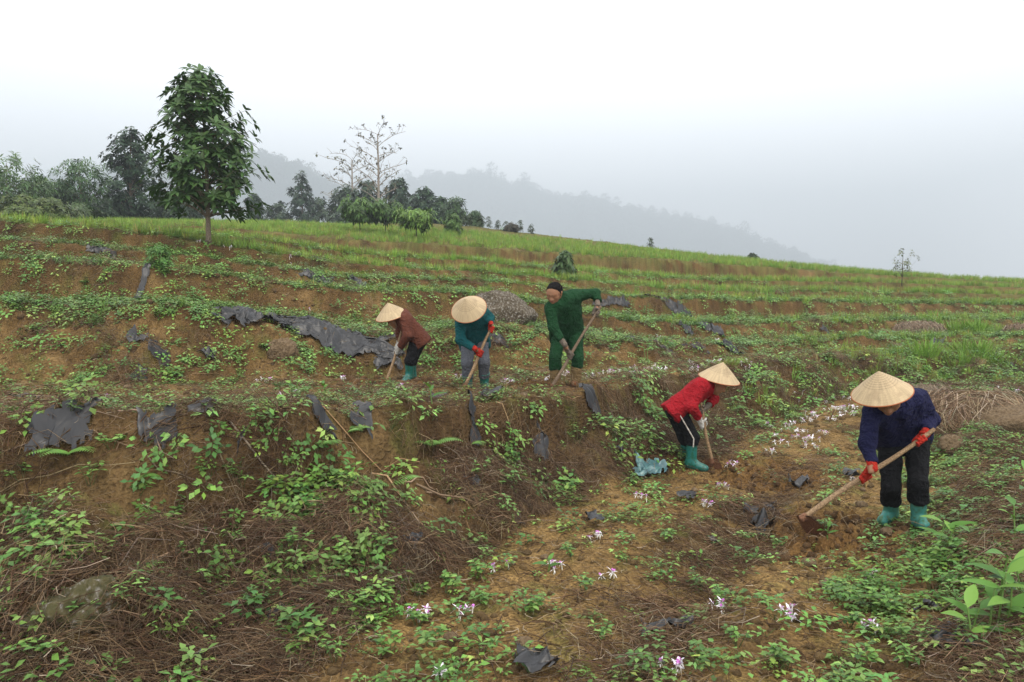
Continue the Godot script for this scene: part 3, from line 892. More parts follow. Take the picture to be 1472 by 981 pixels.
# ---------------------------------------------------------------- soft bodies: tapered capsules joined smoothly, meshed as surface nets
# bone: [from, to, radius, radius, cut point or null, cut normal]
func blob(bones: Array, cell: float, k: float, folds := 0.0, fold_freq := 9.0, sd := 1) -> Soup:
	var lo := Vector3.ONE * INF
	var hi := -lo
	for b in bones:
		var r: float = maxf(b[2], b[3]) + cell * 3.0 + folds
		for p in [b[0], b[1]]:
			lo = lo.min(p - Vector3.ONE * r)
			hi = hi.max(p + Vector3.ONE * r)
	var nx := int((hi.x - lo.x) / cell) + 2
	var ny := int((hi.y - lo.y) / cell) + 2
	var nz := int((hi.z - lo.z) / cell) + 2
	var f := PackedFloat32Array()
	f.resize(nx * ny * nz)
	f.fill(1.0)
	var m := maxf(k, cell * 2.5)
	for b in bones:
		var a: Vector3 = b[0]
		var ab: Vector3 = b[1] - a
		var ll := maxf(ab.length_squared(), 1e-9)
		var ra: float = b[2]
		var rb: float = b[3]
		var cut: bool = b.size() > 5
		var cp: Vector3 = b[4] if cut else Vector3.ZERO
		var cn: Vector3 = b[5] if cut else Vector3.ZERO
		var r := maxf(ra, rb) + m
		var l2: Vector3 = (a.min(b[1]) - Vector3.ONE * r - lo) / cell
		var h2: Vector3 = (a.max(b[1]) + Vector3.ONE * r - lo) / cell
		for iz in range(maxi(int(l2.z), 0), mini(int(h2.z) + 2, nz)):
			for iy in range(maxi(int(l2.y), 0), mini(int(h2.y) + 2, ny)):
				var at := (iz * ny + iy) * nx
				for ix in range(maxi(int(l2.x), 0), mini(int(h2.x) + 2, nx)):
					var p := lo + Vector3(ix, iy, iz) * cell
					var t := clampf((p - a).dot(ab) / ll, 0.0, 1.0)
					var d := (p - a - ab * t).length() - lerpf(ra, rb, t)
					if cut:
						d = maxf(d, (p - cp).dot(cn))
					var o := f[at + ix]
					var h := maxf(k - absf(o - d), 0.0) / k
					f[at + ix] = minf(o, d) - h * h * k * 0.25
	if folds > 0.0:
		var fn := soft_noise(sd, fold_freq, 3)
		for iz in nz:
			for iy in ny:
				for ix in nx:
					var at := (iz * ny + iy) * nx + ix
					if absf(f[at]) < cell * 2.5 + folds:
						var p := lo + Vector3(ix, iy, iz) * cell
						f[at] -= fn.get_noise_3d(p.x, p.y * 0.7 + p.x * 0.4, p.z) * folds
	return nets(f, nx, ny, nz, lo, cell)

func nets(f: PackedFloat32Array, nx: int, ny: int, nz: int, lo: Vector3, cell: float) -> Soup:
	var s := Soup.new()
	var id := PackedInt32Array()
	id.resize(nx * ny * nz)
	id.fill(-1)
	var sy := nx
	var sz := nx * ny
	for iz in nz - 1:
		for iy in ny - 1:
			for ix in nx - 1:
				var at := iz * sz + iy * sy + ix
				var v0 := f[at]
				if v0 > cell * 2.0 or v0 < -cell * 2.0:
					continue
				var v1 := f[at + 1]
				var v2 := f[at + sy]
				var v3 := f[at + sy + 1]
				var v4 := f[at + sz]
				var v5 := f[at + sz + 1]
				var v6 := f[at + sz + sy]
				var v7 := f[at + sz + sy + 1]
				var inside := int(v0 < 0) + int(v1 < 0) + int(v2 < 0) + int(v3 < 0) + int(v4 < 0) + int(v5 < 0) + int(v6 < 0) + int(v7 < 0)
				if inside == 0 or inside == 8:
					continue
				var sum := Vector3.ZERO
				var n := 0
				for e in [[v0, v1, 0, 0, 0, 0], [v2, v3, 0, 0, 1, 0], [v4, v5, 0, 0, 0, 1], [v6, v7, 0, 0, 1, 1], [v0, v2, 1, 0, 0, 0], [v1, v3, 1, 1, 0, 0], [v4, v6, 1, 0, 0, 1], [v5, v7, 1, 1, 0, 1], [v0, v4, 2, 0, 0, 0], [v1, v5, 2, 1, 0, 0], [v2, v6, 2, 0, 1, 0], [v3, v7, 2, 1, 1, 0]]:
					if (e[0] < 0.0) != (e[1] < 0.0):
						var p := Vector3(e[3], e[4], e[5])
						p[e[2]] = e[0] / (e[0] - e[1])
						sum += p
						n += 1
				id[at] = s.vert(lo + (Vector3(ix, iy, iz) + sum / n) * cell, Vector3.UP, Color.WHITE)
	for iz in range(1, nz - 1):
		for iy in range(1, ny - 1):
			for ix in range(1, nx - 1):
				var at := iz * sz + iy * sy + ix
				if id[at] < 0:
					continue
				var q := f[at] < 0.0
				for e in [[1, sy, sz], [sy, sz, 1], [sz, 1, sy]]:
					if (f[at + e[0]] < 0.0) != q:
						var c0 := id[at - e[1] - e[2]]
						var c1 := id[at - e[2]]
						var c2 := id[at]
						var c3 := id[at - e[1]]
						if c0 < 0 or c1 < 0 or c3 < 0:
							continue
						if q:
							s.quad(c0, c3, c2, c1)
						else:
							s.quad(c0, c1, c2, c3)
	s.smooth()
	return s

func merge(a: Soup, b: Soup) -> void:
	var k := a.v.size()
	a.v.append_array(b.v)
	a.n.append_array(b.n)
	a.c.append_array(b.c)
	for i in b.ix:
		a.ix.append(i + k)

func aim(dir: Vector3, side := Vector3.ZERO) -> Basis:
	# y along dir
	var y := dir.normalized()
	var x := side if side != Vector3.ZERO else (Vector3.RIGHT if absf(y.x) < 0.9 else Vector3.BACK)
	x = (x - y * x.dot(y)).normalized()
	return Basis(x, y, x.cross(y))

# palm-leaf hat: rings of leaf sewn on a cone, a bound rim
func hat_mesh(radius: float, tall: float, sd: int) -> Soup:
	var s := Soup.new()
	var segs := 110
	var rows := 44
	var streak := soft_noise(sd, 0.9, 3)
	var stain := soft_noise(sd + 5, 7.0, 3)
	for shell in 2:
		var first := s.v.size()
		for j in rows + 1:
			var t := float(j) / rows
			for i in segs:
				var a := TAU * i / segs
				var ring := fmod(t * 15.0, 1.0)
				var r := radius * t + (0.0018 * sin(ring * PI) if shell == 0 else -0.004)
				var y := tall * (1.0 - t) + 0.008 * sin(t * PI) * tall / 0.2 - (0.005 if shell == 1 else 0.0)
				var leaf := streak.get_noise_2d(i * 1.1, floor(t * 3.0) * 31.0)
				var k := 1.0 + 0.30 * leaf - (0.28 if ring < 0.2 else 0.0)
				var st := clampf(stain.get_noise_2d(cos(a) * r, sin(a) * r + 3.0) * 1.8 - 0.62, 0.0, 0.35)
				var c := Color(0.50 * k, 0.38 * k, 0.225 * k).lerp(Color(0.24, 0.17, 0.10), st)
				s.vert(Vector3(cos(a) * maxf(r, 0.0005), y, sin(a) * maxf(r, 0.0005)), Vector3.UP, c)
		for j in rows:
			for i in segs:
				var a := first + j * segs + i
				var b := first + j * segs + (i + 1) % segs
				if shell == 0:
					s.quad(a, b, b + segs, a + segs)
				else:
					s.quad(a, a + segs, b + segs, b)
	s.smooth()
	return s

func torus_mesh(radius: float, r: float) -> Soup:
	var s := Soup.new()
	var pts := PackedVector3Array()
	var rad := PackedFloat32Array()
	for i in 65:
		var a := TAU * i / 64.0
		pts.append(Vector3(cos(a), 0, sin(a)) * radius)
		rad.append(r)
	s.tube(pts, rad, 6, Color.WHITE, false)
	return s

# a glove closed round a handle: palm, four fingers of unequal length, thumb from the side of the palm
func glove_bones(wrist: Vector3, grip: Vector3, handle: Vector3, r: float, flip: float) -> Array:
	var h := handle.normalized()
	var p := (wrist - grip) - h * (wrist - grip).dot(h)
	p = p.normalized() if p.length() > 0.01 else h.cross(Vector3.RIGHT).normalized()
	var q := h.cross(p) * flip
	var out := []
	var palm := grip + p * (r + 0.022) + q * 0.006
	out.append([wrist, palm, 0.030, 0.026])
	out.append([palm + h * 0.022, palm - h * 0.022, 0.021, 0.020])
	var lens := [0.92, 1.0, 0.96, 0.8]
	for k in 4:
		var off := h * (0.030 - 0.0205 * k)
		var last := palm + off * 0.9 + q * 0.012
		for seg in 3:
			var ang: float = deg_to_rad([70.0, 150.0, 225.0][seg] * lens[k])
			var rr := r + 0.011
			var nxt := grip + off + (p * cos(ang) + q * sin(ang)) * rr
			out.append([last, nxt, 0.0108 - 0.0008 * seg, 0.0102 - 0.0008 * seg])
			last = nxt
	var base := palm + h * 0.026 - q * 0.012
	var t1 := grip + h * 0.042 + (p * cos(-1.1) + q * sin(-1.1)) * (r + 0.014)
	var t2 := grip + h * 0.050 + (p * cos(-2.0) + q * sin(-2.0)) * (r + 0.011)
	out.append([base, t1, 0.0135, 0.0115])
	out.append([t1, t2, 0.0115, 0.0095])
	return out

func head_bones(c: Vector3, f: Vector3, u: Vector3) -> Array:
	var r := f.cross(u).normalized()
	var out := [
		[c + u * 0.032 - f * 0.028, c + u * 0.032 + f * 0.018, 0.084, 0.080],
		[c - u * 0.045 + f * 0.022, c - u * 0.062 + f * 0.042, 0.055, 0.046],
		[c - u * 0.085 + f * 0.066, c - u * 0.088 + f * 0.070, 0.023, 0.022],
		[c + f * 0.093 + u * 0.010, c + f * 0.108 - u * 0.026, 0.0095, 0.0135],
		[c + f * 0.085 - u * 0.052 - r * 0.014, c + f * 0.085 - u * 0.052 + r * 0.014, 0.012, 0.012],
	]
	for sd in [-1.0, 1.0]:
		out.append([c + r * sd * 0.038 + f * 0.055 - u * 0.012, c + r * sd * 0.034 + f * 0.05 - u * 0.045, 0.034, 0.03])
		out.append([c + r * sd * 0.014 + f * 0.088 + u * 0.028, c + r * sd * 0.052 + f * 0.066 + u * 0.026, 0.013, 0.013])
		out.append([c + r * sd * 0.083 - f * 0.012 + u * 0.016, c + r * sd * 0.078 - f * 0.004 - u * 0.026, 0.015, 0.009])
		out.append([c + r * sd * 0.014 + f * 0.094 - u * 0.028, c + r * sd * 0.016 + f * 0.09 - u * 0.03, 0.009, 0.009])
	return out

func poses() -> Dictionary:
	return {
		"navy": {"ankL": Vector3(-0.104, 0.016, -0.200), "toeL": Vector3(-0.180, 0.018, -0.140), "ankR": Vector3(-0.009, 0.031, 0.000), "toeR": Vector3(-0.042, 0.053, 0.140), "kneeL": Vector3(-0.207, 0.353, -0.020), "kneeR": Vector3(-0.064, 0.401, 0.080), "hipL": Vector3(-0.170, 0.698, -0.120), "hipR": Vector3(0.022, 0.706, -0.120), "shL": Vector3(-0.486, 0.938, 0.220), "shR": Vector3(-0.098, 1.020, 0.120), "elL": Vector3(-0.517, 0.723, 0.250), "elR": Vector3(0.058, 0.843, 0.000), "wrL": Vector3(-0.511, 0.578, 0.320), "wrR": Vector3(-0.091, 0.780, 0.200), "gripL": Vector3(-0.550, 0.515, 0.360), "gripR": Vector3(-0.167, 0.756, 0.280), "neck": Vector3(-0.325, 1.031, 0.200), "head": Vector3(-0.431, 1.054, 0.340), "chin": Vector3(-0.452, 0.987, 0.400), "hat": Vector3(-0.492, 1.083, 0.380), "tip": Vector3(-0.549, 1.260, 0.430), "hoeT": Vector3(-0.078, 0.798, 0.240), "hoeB": Vector3(-0.900, 0.181, 0.160), "bladeE": Vector3(-0.742, 0.028, 0.100)},
		"red": {"ankL": Vector3(-0.006, 0.020, -0.120), "toeL": Vector3(0.053, -0.012, -0.120), "ankR": Vector3(0.007, 0.076, 0.080), "toeR": Vector3(0.092, 0.059, 0.120), "kneeL": Vector3(-0.008, 0.273, -0.080), "kneeR": Vector3(0.009, 0.346, 0.100), "hipL": Vector3(-0.126, 0.592, -0.090), "hipR": Vector3(-0.151, 0.612, 0.090), "shL": Vector3(0.213, 0.820, -0.150), "shR": Vector3(0.061, 0.839, 0.140), "elL": Vector3(0.292, 0.679, -0.200), "elR": Vector3(-0.027, 0.658, 0.200), "wrL": Vector3(0.231, 0.635, -0.120), "wrR": Vector3(0.060, 0.542, 0.130), "gripL": Vector3(0.161, 0.619, -0.040), "gripR": Vector3(0.122, 0.472, 0.080), "neck": Vector3(0.165, 0.884, 0.000), "head": Vector3(0.269, 0.873, 0.000), "chin": Vector3(0.304, 0.811, 0.000), "hat": Vector3(0.290, 0.907, 0.000), "tip": Vector3(0.317, 1.066, 0.030), "hoeT": Vector3(0.091, 0.653, 0.080), "hoeB": Vector3(0.212, 0.109, 0.050), "bladeE": Vector3(0.241, 0.020, 0.020)},
		"green": {"ankL": Vector3(-0.115, 0.059, 0.050), "toeL": Vector3(-0.139, 0.031, 0.180), "ankR": Vector3(0.117, 0.053, 0.000), "toeR": Vector3(0.091, 0.021, 0.140), "kneeL": Vector3(-0.129, 0.374, 0.100), "kneeR": Vector3(0.139, 0.371, 0.060), "hipL": Vector3(-0.066, 0.647, -0.120), "hipR": Vector3(0.112, 0.682, -0.140), "shL": Vector3(-0.201, 0.960, 0.240), "shR": Vector3(0.124, 1.107, 0.080), "elL": Vector3(-0.169, 0.734, 0.300), "elR": Vector3(0.360, 1.137, -0.080), "wrL": Vector3(-0.045, 0.558, 0.360), "wrR": Vector3(0.370, 1.001, 0.060), "gripL": Vector3(0.019, 0.443, 0.320), "gripR": Vector3(0.346, 0.903, 0.120), "neck": Vector3(-0.048, 1.057, 0.180), "head": Vector3(-0.152, 1.126, 0.270), "chin": Vector3(-0.135, 0.988, 0.340), "hoeT": Vector3(0.383, 0.959, 0.100), "hoeB": Vector3(-0.180, 0.061, 0.280), "bladeE": Vector3(-0.115, -0.014, 0.120)},
		"teal": {"ankL": Vector3(-0.090, 0.063, 0.060), "toeL": Vector3(-0.107, 0.033, 0.180), "ankR": Vector3(0.098, 0.057, -0.050), "toeR": Vector3(0.122, 0.028, 0.080), "kneeL": Vector3(-0.096, 0.302, 0.160), "kneeR": Vector3(0.098, 0.322, 0.100), "hipL": Vector3(-0.099, 0.533, -0.120), "hipR": Vector3(0.045, 0.544, -0.140), "shL": Vector3(-0.166, 0.783, 0.260), "shR": Vector3(0.093, 0.895, 0.100), "elL": Vector3(-0.152, 0.579, 0.300), "elR": Vector3(0.150, 0.826, 0.020), "wrL": Vector3(-0.003, 0.492, 0.360), "wrR": Vector3(0.178, 0.761, 0.140), "gripL": Vector3(0.056, 0.437, 0.340), "gripR": Vector3(0.183, 0.704, 0.240), "neck": Vector3(-0.034, 0.867, 0.240), "head": Vector3(-0.044, 0.911, 0.380), "chin": Vector3(-0.040, 0.835, 0.460), "hat": Vector3(-0.057, 0.929, 0.420), "tip": Vector3(-0.092, 1.052, 0.550), "hoeT": Vector3(0.195, 0.727, 0.220), "hoeB": Vector3(-0.108, 0.065, 0.300), "bladeE": Vector3(-0.092, 0.010, 0.140)},
		"brown": {"ankL": Vector3(0.004, 0.045, 0.070), "toeL": Vector3(-0.023, 0.025, 0.140), "ankR": Vector3(0.019, 0.028, -0.090), "toeR": Vector3(-0.007, 0.010, -0.050), "kneeL": Vector3(0.015, 0.261, 0.120), "kneeR": Vector3(0.012, 0.246, -0.060), "hipL": Vector3(0.118, 0.530, 0.060), "hipR": Vector3(0.129, 0.534, -0.100), "shL": Vector3(-0.033, 0.781, 0.160), "shR": Vector3(-0.119, 0.805, -0.130), "elL": Vector3(0.014, 0.587, 0.220), "elR": Vector3(-0.142, 0.581, -0.180), "wrL": Vector3(-0.107, 0.447, 0.120), "wrR": Vector3(-0.115, 0.428, -0.080), "gripL": Vector3(-0.154, 0.381, 0.060), "gripR": Vector3(-0.142, 0.445, -0.010), "neck": Vector3(-0.084, 0.821, 0.020), "head": Vector3(-0.178, 0.796, 0.040), "chin": Vector3(-0.205, 0.728, 0.050), "hat": Vector3(-0.217, 0.830, 0.060), "tip": Vector3(-0.261, 1.008, 0.120), "hoeT": Vector3(-0.096, 0.638, -0.030), "hoeB": Vector3(-0.267, 0.026, 0.100), "bladeE": Vector3(-0.242, -0.013, 0.050)},
	}

func farmer(o: Dictionary, j: Dictionary) -> void:
	var root := thing("person", spot(o.x, o.d), o.label, "person", "")
	root.position.y = o.y
	var ground := func(p: Vector3) -> float: return height(o.x + p.x, o.d - p.z) - root.position.y
	var c := 0.0105
	var hips: Vector3 = (j.hipL + j.hipR) * 0.5
	var chest: Vector3 = (j.shL + j.shR) * 0.5
	var spine := (chest - hips).normalized()
	var bulk: float = o.get("bulk", 1.0)
	# body: one continuous figure from feet to head
	var body := []
	for k in ["L", "R"]:
		var hip: Vector3 = j["hip" + k]
		var knee: Vector3 = j["knee" + k]
		var ank: Vector3 = j["ank" + k]
		ank.y = ground.call(ank) + 0.07
		j["ank" + k] = ank
		var toe: Vector3 = j["toe" + k]
		toe = ank + (Vector3(toe.x, 0, toe.z) - Vector3(ank.x, 0, ank.z)).normalized() * 0.13
		toe.y = ground.call(toe) + 0.035
		j["toe" + k] = toe
		body.append([hip, knee, 0.07, 0.05])
		body.append([knee, ank, 0.045, 0.034])
		body.append([ank + Vector3(0, -0.03, 0), toe, 0.032, 0.026])
		body.append([hip, j["sh" + k].lerp(chest, 0.3), 0.085, 0.075])
		body.append([(j["sh" + k] as Vector3).lerp(chest, 0.25), j["el" + k], 0.040, 0.036])
		body.append([j["el" + k], j["wr" + k], 0.036, 0.026])
		body.append([j["wr" + k], j["grip" + k].lerp(j["wr" + k], 0.5), 0.024, 0.02])
	body.append([hips, chest, 0.10, 0.09])
	body.append([chest, j.neck, 0.075, 0.052])
	var f: Vector3 = o.face.normalized()
	var u: Vector3 = (j.neck - j.head).normalized() * -1.0
	u = (o.get("crown", u) as Vector3).normalized()
	u = (u - f * u.dot(f)).normalized()
	body.append([j.neck, j.head - u * 0.05 - f * 0.02, 0.054, 0.05])
	body.append([j.head - u * 0.02, j.head + u * 0.02, 0.07, 0.07])
	var skin := blob(body, 0.014, 0.03)
	merge(skin, blob(head_bones(j.head, f, u), 0.0055 if not o.has("hat") else 0.008, 0.016))
	var body_part := part(root, "body", skin.mesh(), mats["skin"])
	var r := f.cross(u).normalized()
	for sd in [-1.0, 1.0]:
		part(body_part, "eye", blob([[j.head + r * sd * 0.022 + f * 0.088 + u * 0.009, j.head + r * sd * 0.044 + f * 0.077 + u * 0.008, 0.0065, 0.0055]], 0.003, 0.002).mesh(), mats["eye"])
		part(body_part, "eyebrow", blob([[j.head + r * sd * 0.014 + f * 0.099 + u * 0.029, j.head + r * sd * 0.052 + f * 0.075 + u * 0.030, 0.0055, 0.004]], 0.003, 0.002).mesh(), mats["hair"])
	part(body_part, "mouth", blob([[j.head + f * 0.094 - u * 0.053 - r * 0.017, j.head + f * 0.094 - u * 0.053 + r * 0.017, 0.0055, 0.0055]], 0.003, 0.002).mesh(), mats["lip"])
	# hair
	var cut_n := (f * 0.86 - u * 0.5).normalized()
	var hair := [
		[j.head + u * 0.036 - f * 0.030, j.head + u * 0.038 + f * 0.018, 0.0885, 0.083, j.head + f * 0.044 + u * 0.062, cut_n],
		[j.head - f * 0.046, j.head + u * 0.02 - f * 0.03, 0.072, 0.088, j.head - f * 0.002, (f * 0.88 - u * 0.45).normalized()],
	]
	part(root, "hair", blob(hair, 0.006, 0.01, 0.006, 45.0, 3).mesh(), mats["hair"])
	# trousers
	var tr := []
	for k in ["L", "R"]:
		var up: Vector3 = (j["knee" + k] - j["ank" + k]).normalized()
		var hem: Vector3 = j["ank" + k] + up * o.hem
		tr.append([j["hip" + k] + Vector3(0, 0.02, 0), j["knee" + k], 0.092 * bulk, 0.066 * bulk])
		tr.append([j["knee" + k], hem, 0.066 * bulk, o.get("leg_end", 0.064), hem, -up])
	tr.append([j.hipL, j.hipR, 0.098 * bulk, 0.098 * bulk])
	var pants := part(root, "trousers", blob(tr, o.get("cell", c), 0.02, 0.012, 7.0, o.sd).mesh(), mats[o.trousers])
	if o.has("stripe"):
		var st := Soup.new()
		var pts := PackedVector3Array()
		var rad := PackedFloat32Array()
		for w in 9:
			var t := w / 8.0
			var pt: Vector3 = (j.hipR as Vector3).lerp(j.kneeR, t * 2.0) if t < 0.5 else (j.kneeR as Vector3).lerp(j.ankR, (t - 0.5) * 0.7)
			pts.append(pt + Vector3(-0.005, 0, lerpf(0.106, 0.078, minf(t * 2.0, 1.0))))
			rad.append(0.0065)
		st.tube(pts, rad, 6, Color.WHITE)
		part(pants, "stripe", st.mesh(), mats["pale_stripe"])
	# jacket
	var jk := []
	var hem_at: Vector3 = hips - spine * o.get("tail", 0.10)
	for k in ["L", "R"]:
		var sh: Vector3 = j["sh" + k]
		var hp: Vector3 = j["hip" + k]
		var low: Vector3 = hp.lerp(hips, -0.05) - spine * 0.09
		jk.append([low, sh.lerp(chest, 0.42), 0.116 * bulk, 0.097 * bulk, hem_at, -spine])
		var el: Vector3 = j["el" + k]
		var wr: Vector3 = j["wr" + k]
		jk.append([sh.lerp(chest, 0.03), el, 0.067 * bulk, 0.055 * bulk])
		var fore := (wr - el).normalized()
		var cuff: Vector3 = wr - fore * o.get("cuff", 0.0)
		jk.append([el, cuff + fore * 0.01, 0.055 * bulk, o.get("cuff_r", 0.042), cuff, fore])
	jk.append([hips - spine * 0.08, chest + spine * 0.01, 0.122 * bulk, 0.108 * bulk, hem_at, -spine])
	jk.append([chest, (j.neck as Vector3).lerp(chest, 0.25), 0.10 * bulk, 0.070])
	var jacket := part(root, "jacket", blob(jk, o.get("cell", c), 0.035, 0.016, 5.0, o.sd + 20).mesh(), mats[o.jacket])
	if o.get("collar", false):
		var nk: Vector3 = j.neck
		var dn := (chest - nk).normalized()
		var col := []
		for i in 10:
			var a0 := lerpf(-2.5, 2.5, i / 10.0)
			var a1 := lerpf(-2.5, 2.5, (i + 1) / 10.0)
			var bx := aim(-dn, r)
			var back := -f - dn * (-f).dot(dn)
			bx = Basis(back.normalized(), dn, back.normalized().cross(dn))
			col.append([nk + dn * 0.03 + (bx.x * cos(a0) + bx.z * sin(a0)) * 0.068, nk + dn * 0.03 + (bx.x * cos(a1) + bx.z * sin(a1)) * 0.068, 0.02, 0.02])
		for sd in [-1.0, 1.0]:
			col.append([nk + dn * 0.045 + f * 0.045 + r * sd * 0.05, nk + dn * 0.10 + f * 0.085 + r * sd * 0.045, 0.019, 0.012])
		part(jacket, "collar", blob(col, 0.008, 0.012).mesh(), mats[o.jacket])
		for i in 3:
			var bt := Soup.new()
			var pp: Vector3 = chest.lerp(hips, 0.10 + 0.28 * i) + f.lerp(-spine, 0.3).normalized() * 0.135
			bt.tube(PackedVector3Array([pp, pp + f * 0.006]), PackedFloat32Array([0.008, 0.007]), 8, Color.WHITE)
			part(jacket, "button", bt.mesh(), mats[o.jacket])
	# leg wraps between trousers and boots
	if o.has("wrap"):
		for k in ["L", "R"]:
			var up: Vector3 = (j["knee" + k] - j["ank" + k]).normalized()
			var a: Vector3 = j["ank" + k] + up * 0.03
			var b: Vector3 = j["ank" + k] + up * (o.hem + 0.012)
			part(root, "leg_wrap", blob([[a, b + up * 0.02, 0.060, 0.070, b, up]], 0.010, 0.01, 0.008, 9.0, o.sd + 3).mesh(), mats[o.wrap])
	# boots
	for k in ["L", "R"]:
		var ank: Vector3 = j["ank" + k]
		var toe: Vector3 = j["toe" + k]
		var up: Vector3 = (j["knee" + k] - ank).normalized()
		var top: Vector3 = ank + up * o.boot
		var sole := Vector3(0, minf(ank.y - 0.07, toe.y - 0.035) + 0.002, 0)
		var dir := (toe - ank)
		dir.y = 0
		dir = dir.normalized()
		var bn := [
			[ank + Vector3(0, -0.01, 0), top + up * 0.02, 0.050, o.get("boot_r", 0.061), top, up],
			[ank - Vector3(0, 0.032, 0) - dir * 0.03, toe + Vector3(0, 0.008, 0), 0.036, 0.034, sole, Vector3.DOWN],
			[ank - Vector3(0, 0.005, 0), toe + Vector3(0, 0.014, 0), 0.040, 0.026],
		]
		var boot := part(root, "boot", blob(bn, 0.009, 0.03, 0.004, 12.0, o.sd + 9).mesh(), mats[o.boots])
		if o.boots == "teal_rubber":
			var band := torus_mesh(o.get("boot_r", 0.061) + 0.001, 0.006)
			part(boot, "top_band", band.mesh(), mats[o.boots], Transform3D(aim(up), top))
	# gloves and hoe
	var handle: Vector3 = (j.hoeB - j.hoeT).normalized()
	var hr := 0.0165
	for k in ["L", "R"]:
		var on: Vector3 = j.hoeT + handle * (j["grip" + k] - j.hoeT).dot(handle)
		var gl := blob(glove_bones(j["wr" + k], on, -handle, hr, 1.0 if k == "L" else -1.0), 0.0048, 0.008, 0.001, 30.0, 5)
		part(root, "glove", gl.mesh(), mats[o.gloves if not o.has("glove" + k) else o["glove" + k]])
		var fore: Vector3 = (j["wr" + k] - j["el" + k]).normalized()
		part(root, "glove_cuff", blob([[j["wr" + k] - fore * 0.035, j["wr" + k] + fore * 0.015, 0.034, 0.031]], 0.007, 0.01, 0.002, 40.0, 2).mesh(), mats[o.gloves if not o.has("glove" + k) else o["glove" + k]])
	if o.has("hat"):
		var ax: Vector3 = (j.tip - j.hat).normalized()
		var ht := part(root, "hat", hat_mesh(o.hat, o.hat * 0.86, o.sd).mesh(), mats["palm_leaf_weave"], Transform3D(aim(ax), j.hat))
		part(ht, "rim", torus_mesh(o.hat, 0.0042).mesh(), mats["hat_rim"], Transform3D(Basis(), Vector3(0, -0.001, 0)))
	# the hoe is held: a thing of its own
	var hoe := thing("hoe", root.position, o.hoe_label, "hoe", "")
	var hs := Soup.new()
	var pts := PackedVector3Array()
	var rad := PackedFloat32Array()
	var bend := handle.cross(Vector3(0.2, 0.3, 1.0)).normalized()
	var a: Vector3 = j.hoeT - handle * 0.03
	var b: Vector3 = j.hoeB + handle * 0.02
	for i in 14:
		var t := i / 13.0
		pts.append(a.lerp(b, t) + bend * 0.006 * sin(t * 7.0 + o.sd))
		rad.append(lerpf(0.0145, 0.0195, t) * (1.0 + 0.05 * sin(i * 2.3 + o.sd)))
	hs.tube(pts, rad, 9, Color.WHITE)
	part(hoe, "handle", hs.mesh(), mats[o.handle])
	var cs := Soup.new()
	cs.tube(PackedVector3Array([j.hoeB - handle * 0.022, j.hoeB + handle * 0.026]), PackedFloat32Array([0.025, 0.027]), 10, Color.WHITE)
	part(hoe, "collar", cs.mesh(), mats["rusty_iron"])
	var down: Vector3 = (j.bladeE - j.hoeB).normalized()
	var wide := down.cross(handle).normalized()
	if o.has("blade_wide"):
		wide = (o.blade_wide - down * o.blade_wide.dot(down)).normalized()
	var thick := wide.cross(down).normalized()
	var bs := Soup.new()
	for side in 2:
		var first := bs.v.size()
		for i in 7:
			for k in 7:
				var t := i / 6.0
				var w := lerpf(0.055, 0.088, minf(t * 1.6, 1.0)) * lerpf(-1.0, 1.0, k / 6.0)
				bs.vert(j.hoeB + down * (-0.015 + t * o.get("blade", 0.19)) + wide * w + thick * ((0.0045 - 0.0025 * t) * (1.0 if side == 0 else -1.0) - 0.02 * t * t), thick if side == 0 else -thick, Color.WHITE)
		for i in 6:
			for k in 6:
				var q := first + i * 7 + k
				if side == 0:
					bs.quad(q, q + 7, q + 8, q + 1)
				else:
					bs.quad(q, q + 1, q + 8, q + 7)
	for i in 6:
		for e in [[i, i + 1], [42 + i + 1, 42 + i], [(i + 1) * 7, i * 7], [i * 7 + 6, (i + 1) * 7 + 6]]:
			bs.quad(e[0], e[1], e[1] + 49, e[0] + 49)
	part(hoe, "blade", bs.mesh(), mats["rusty_iron"])

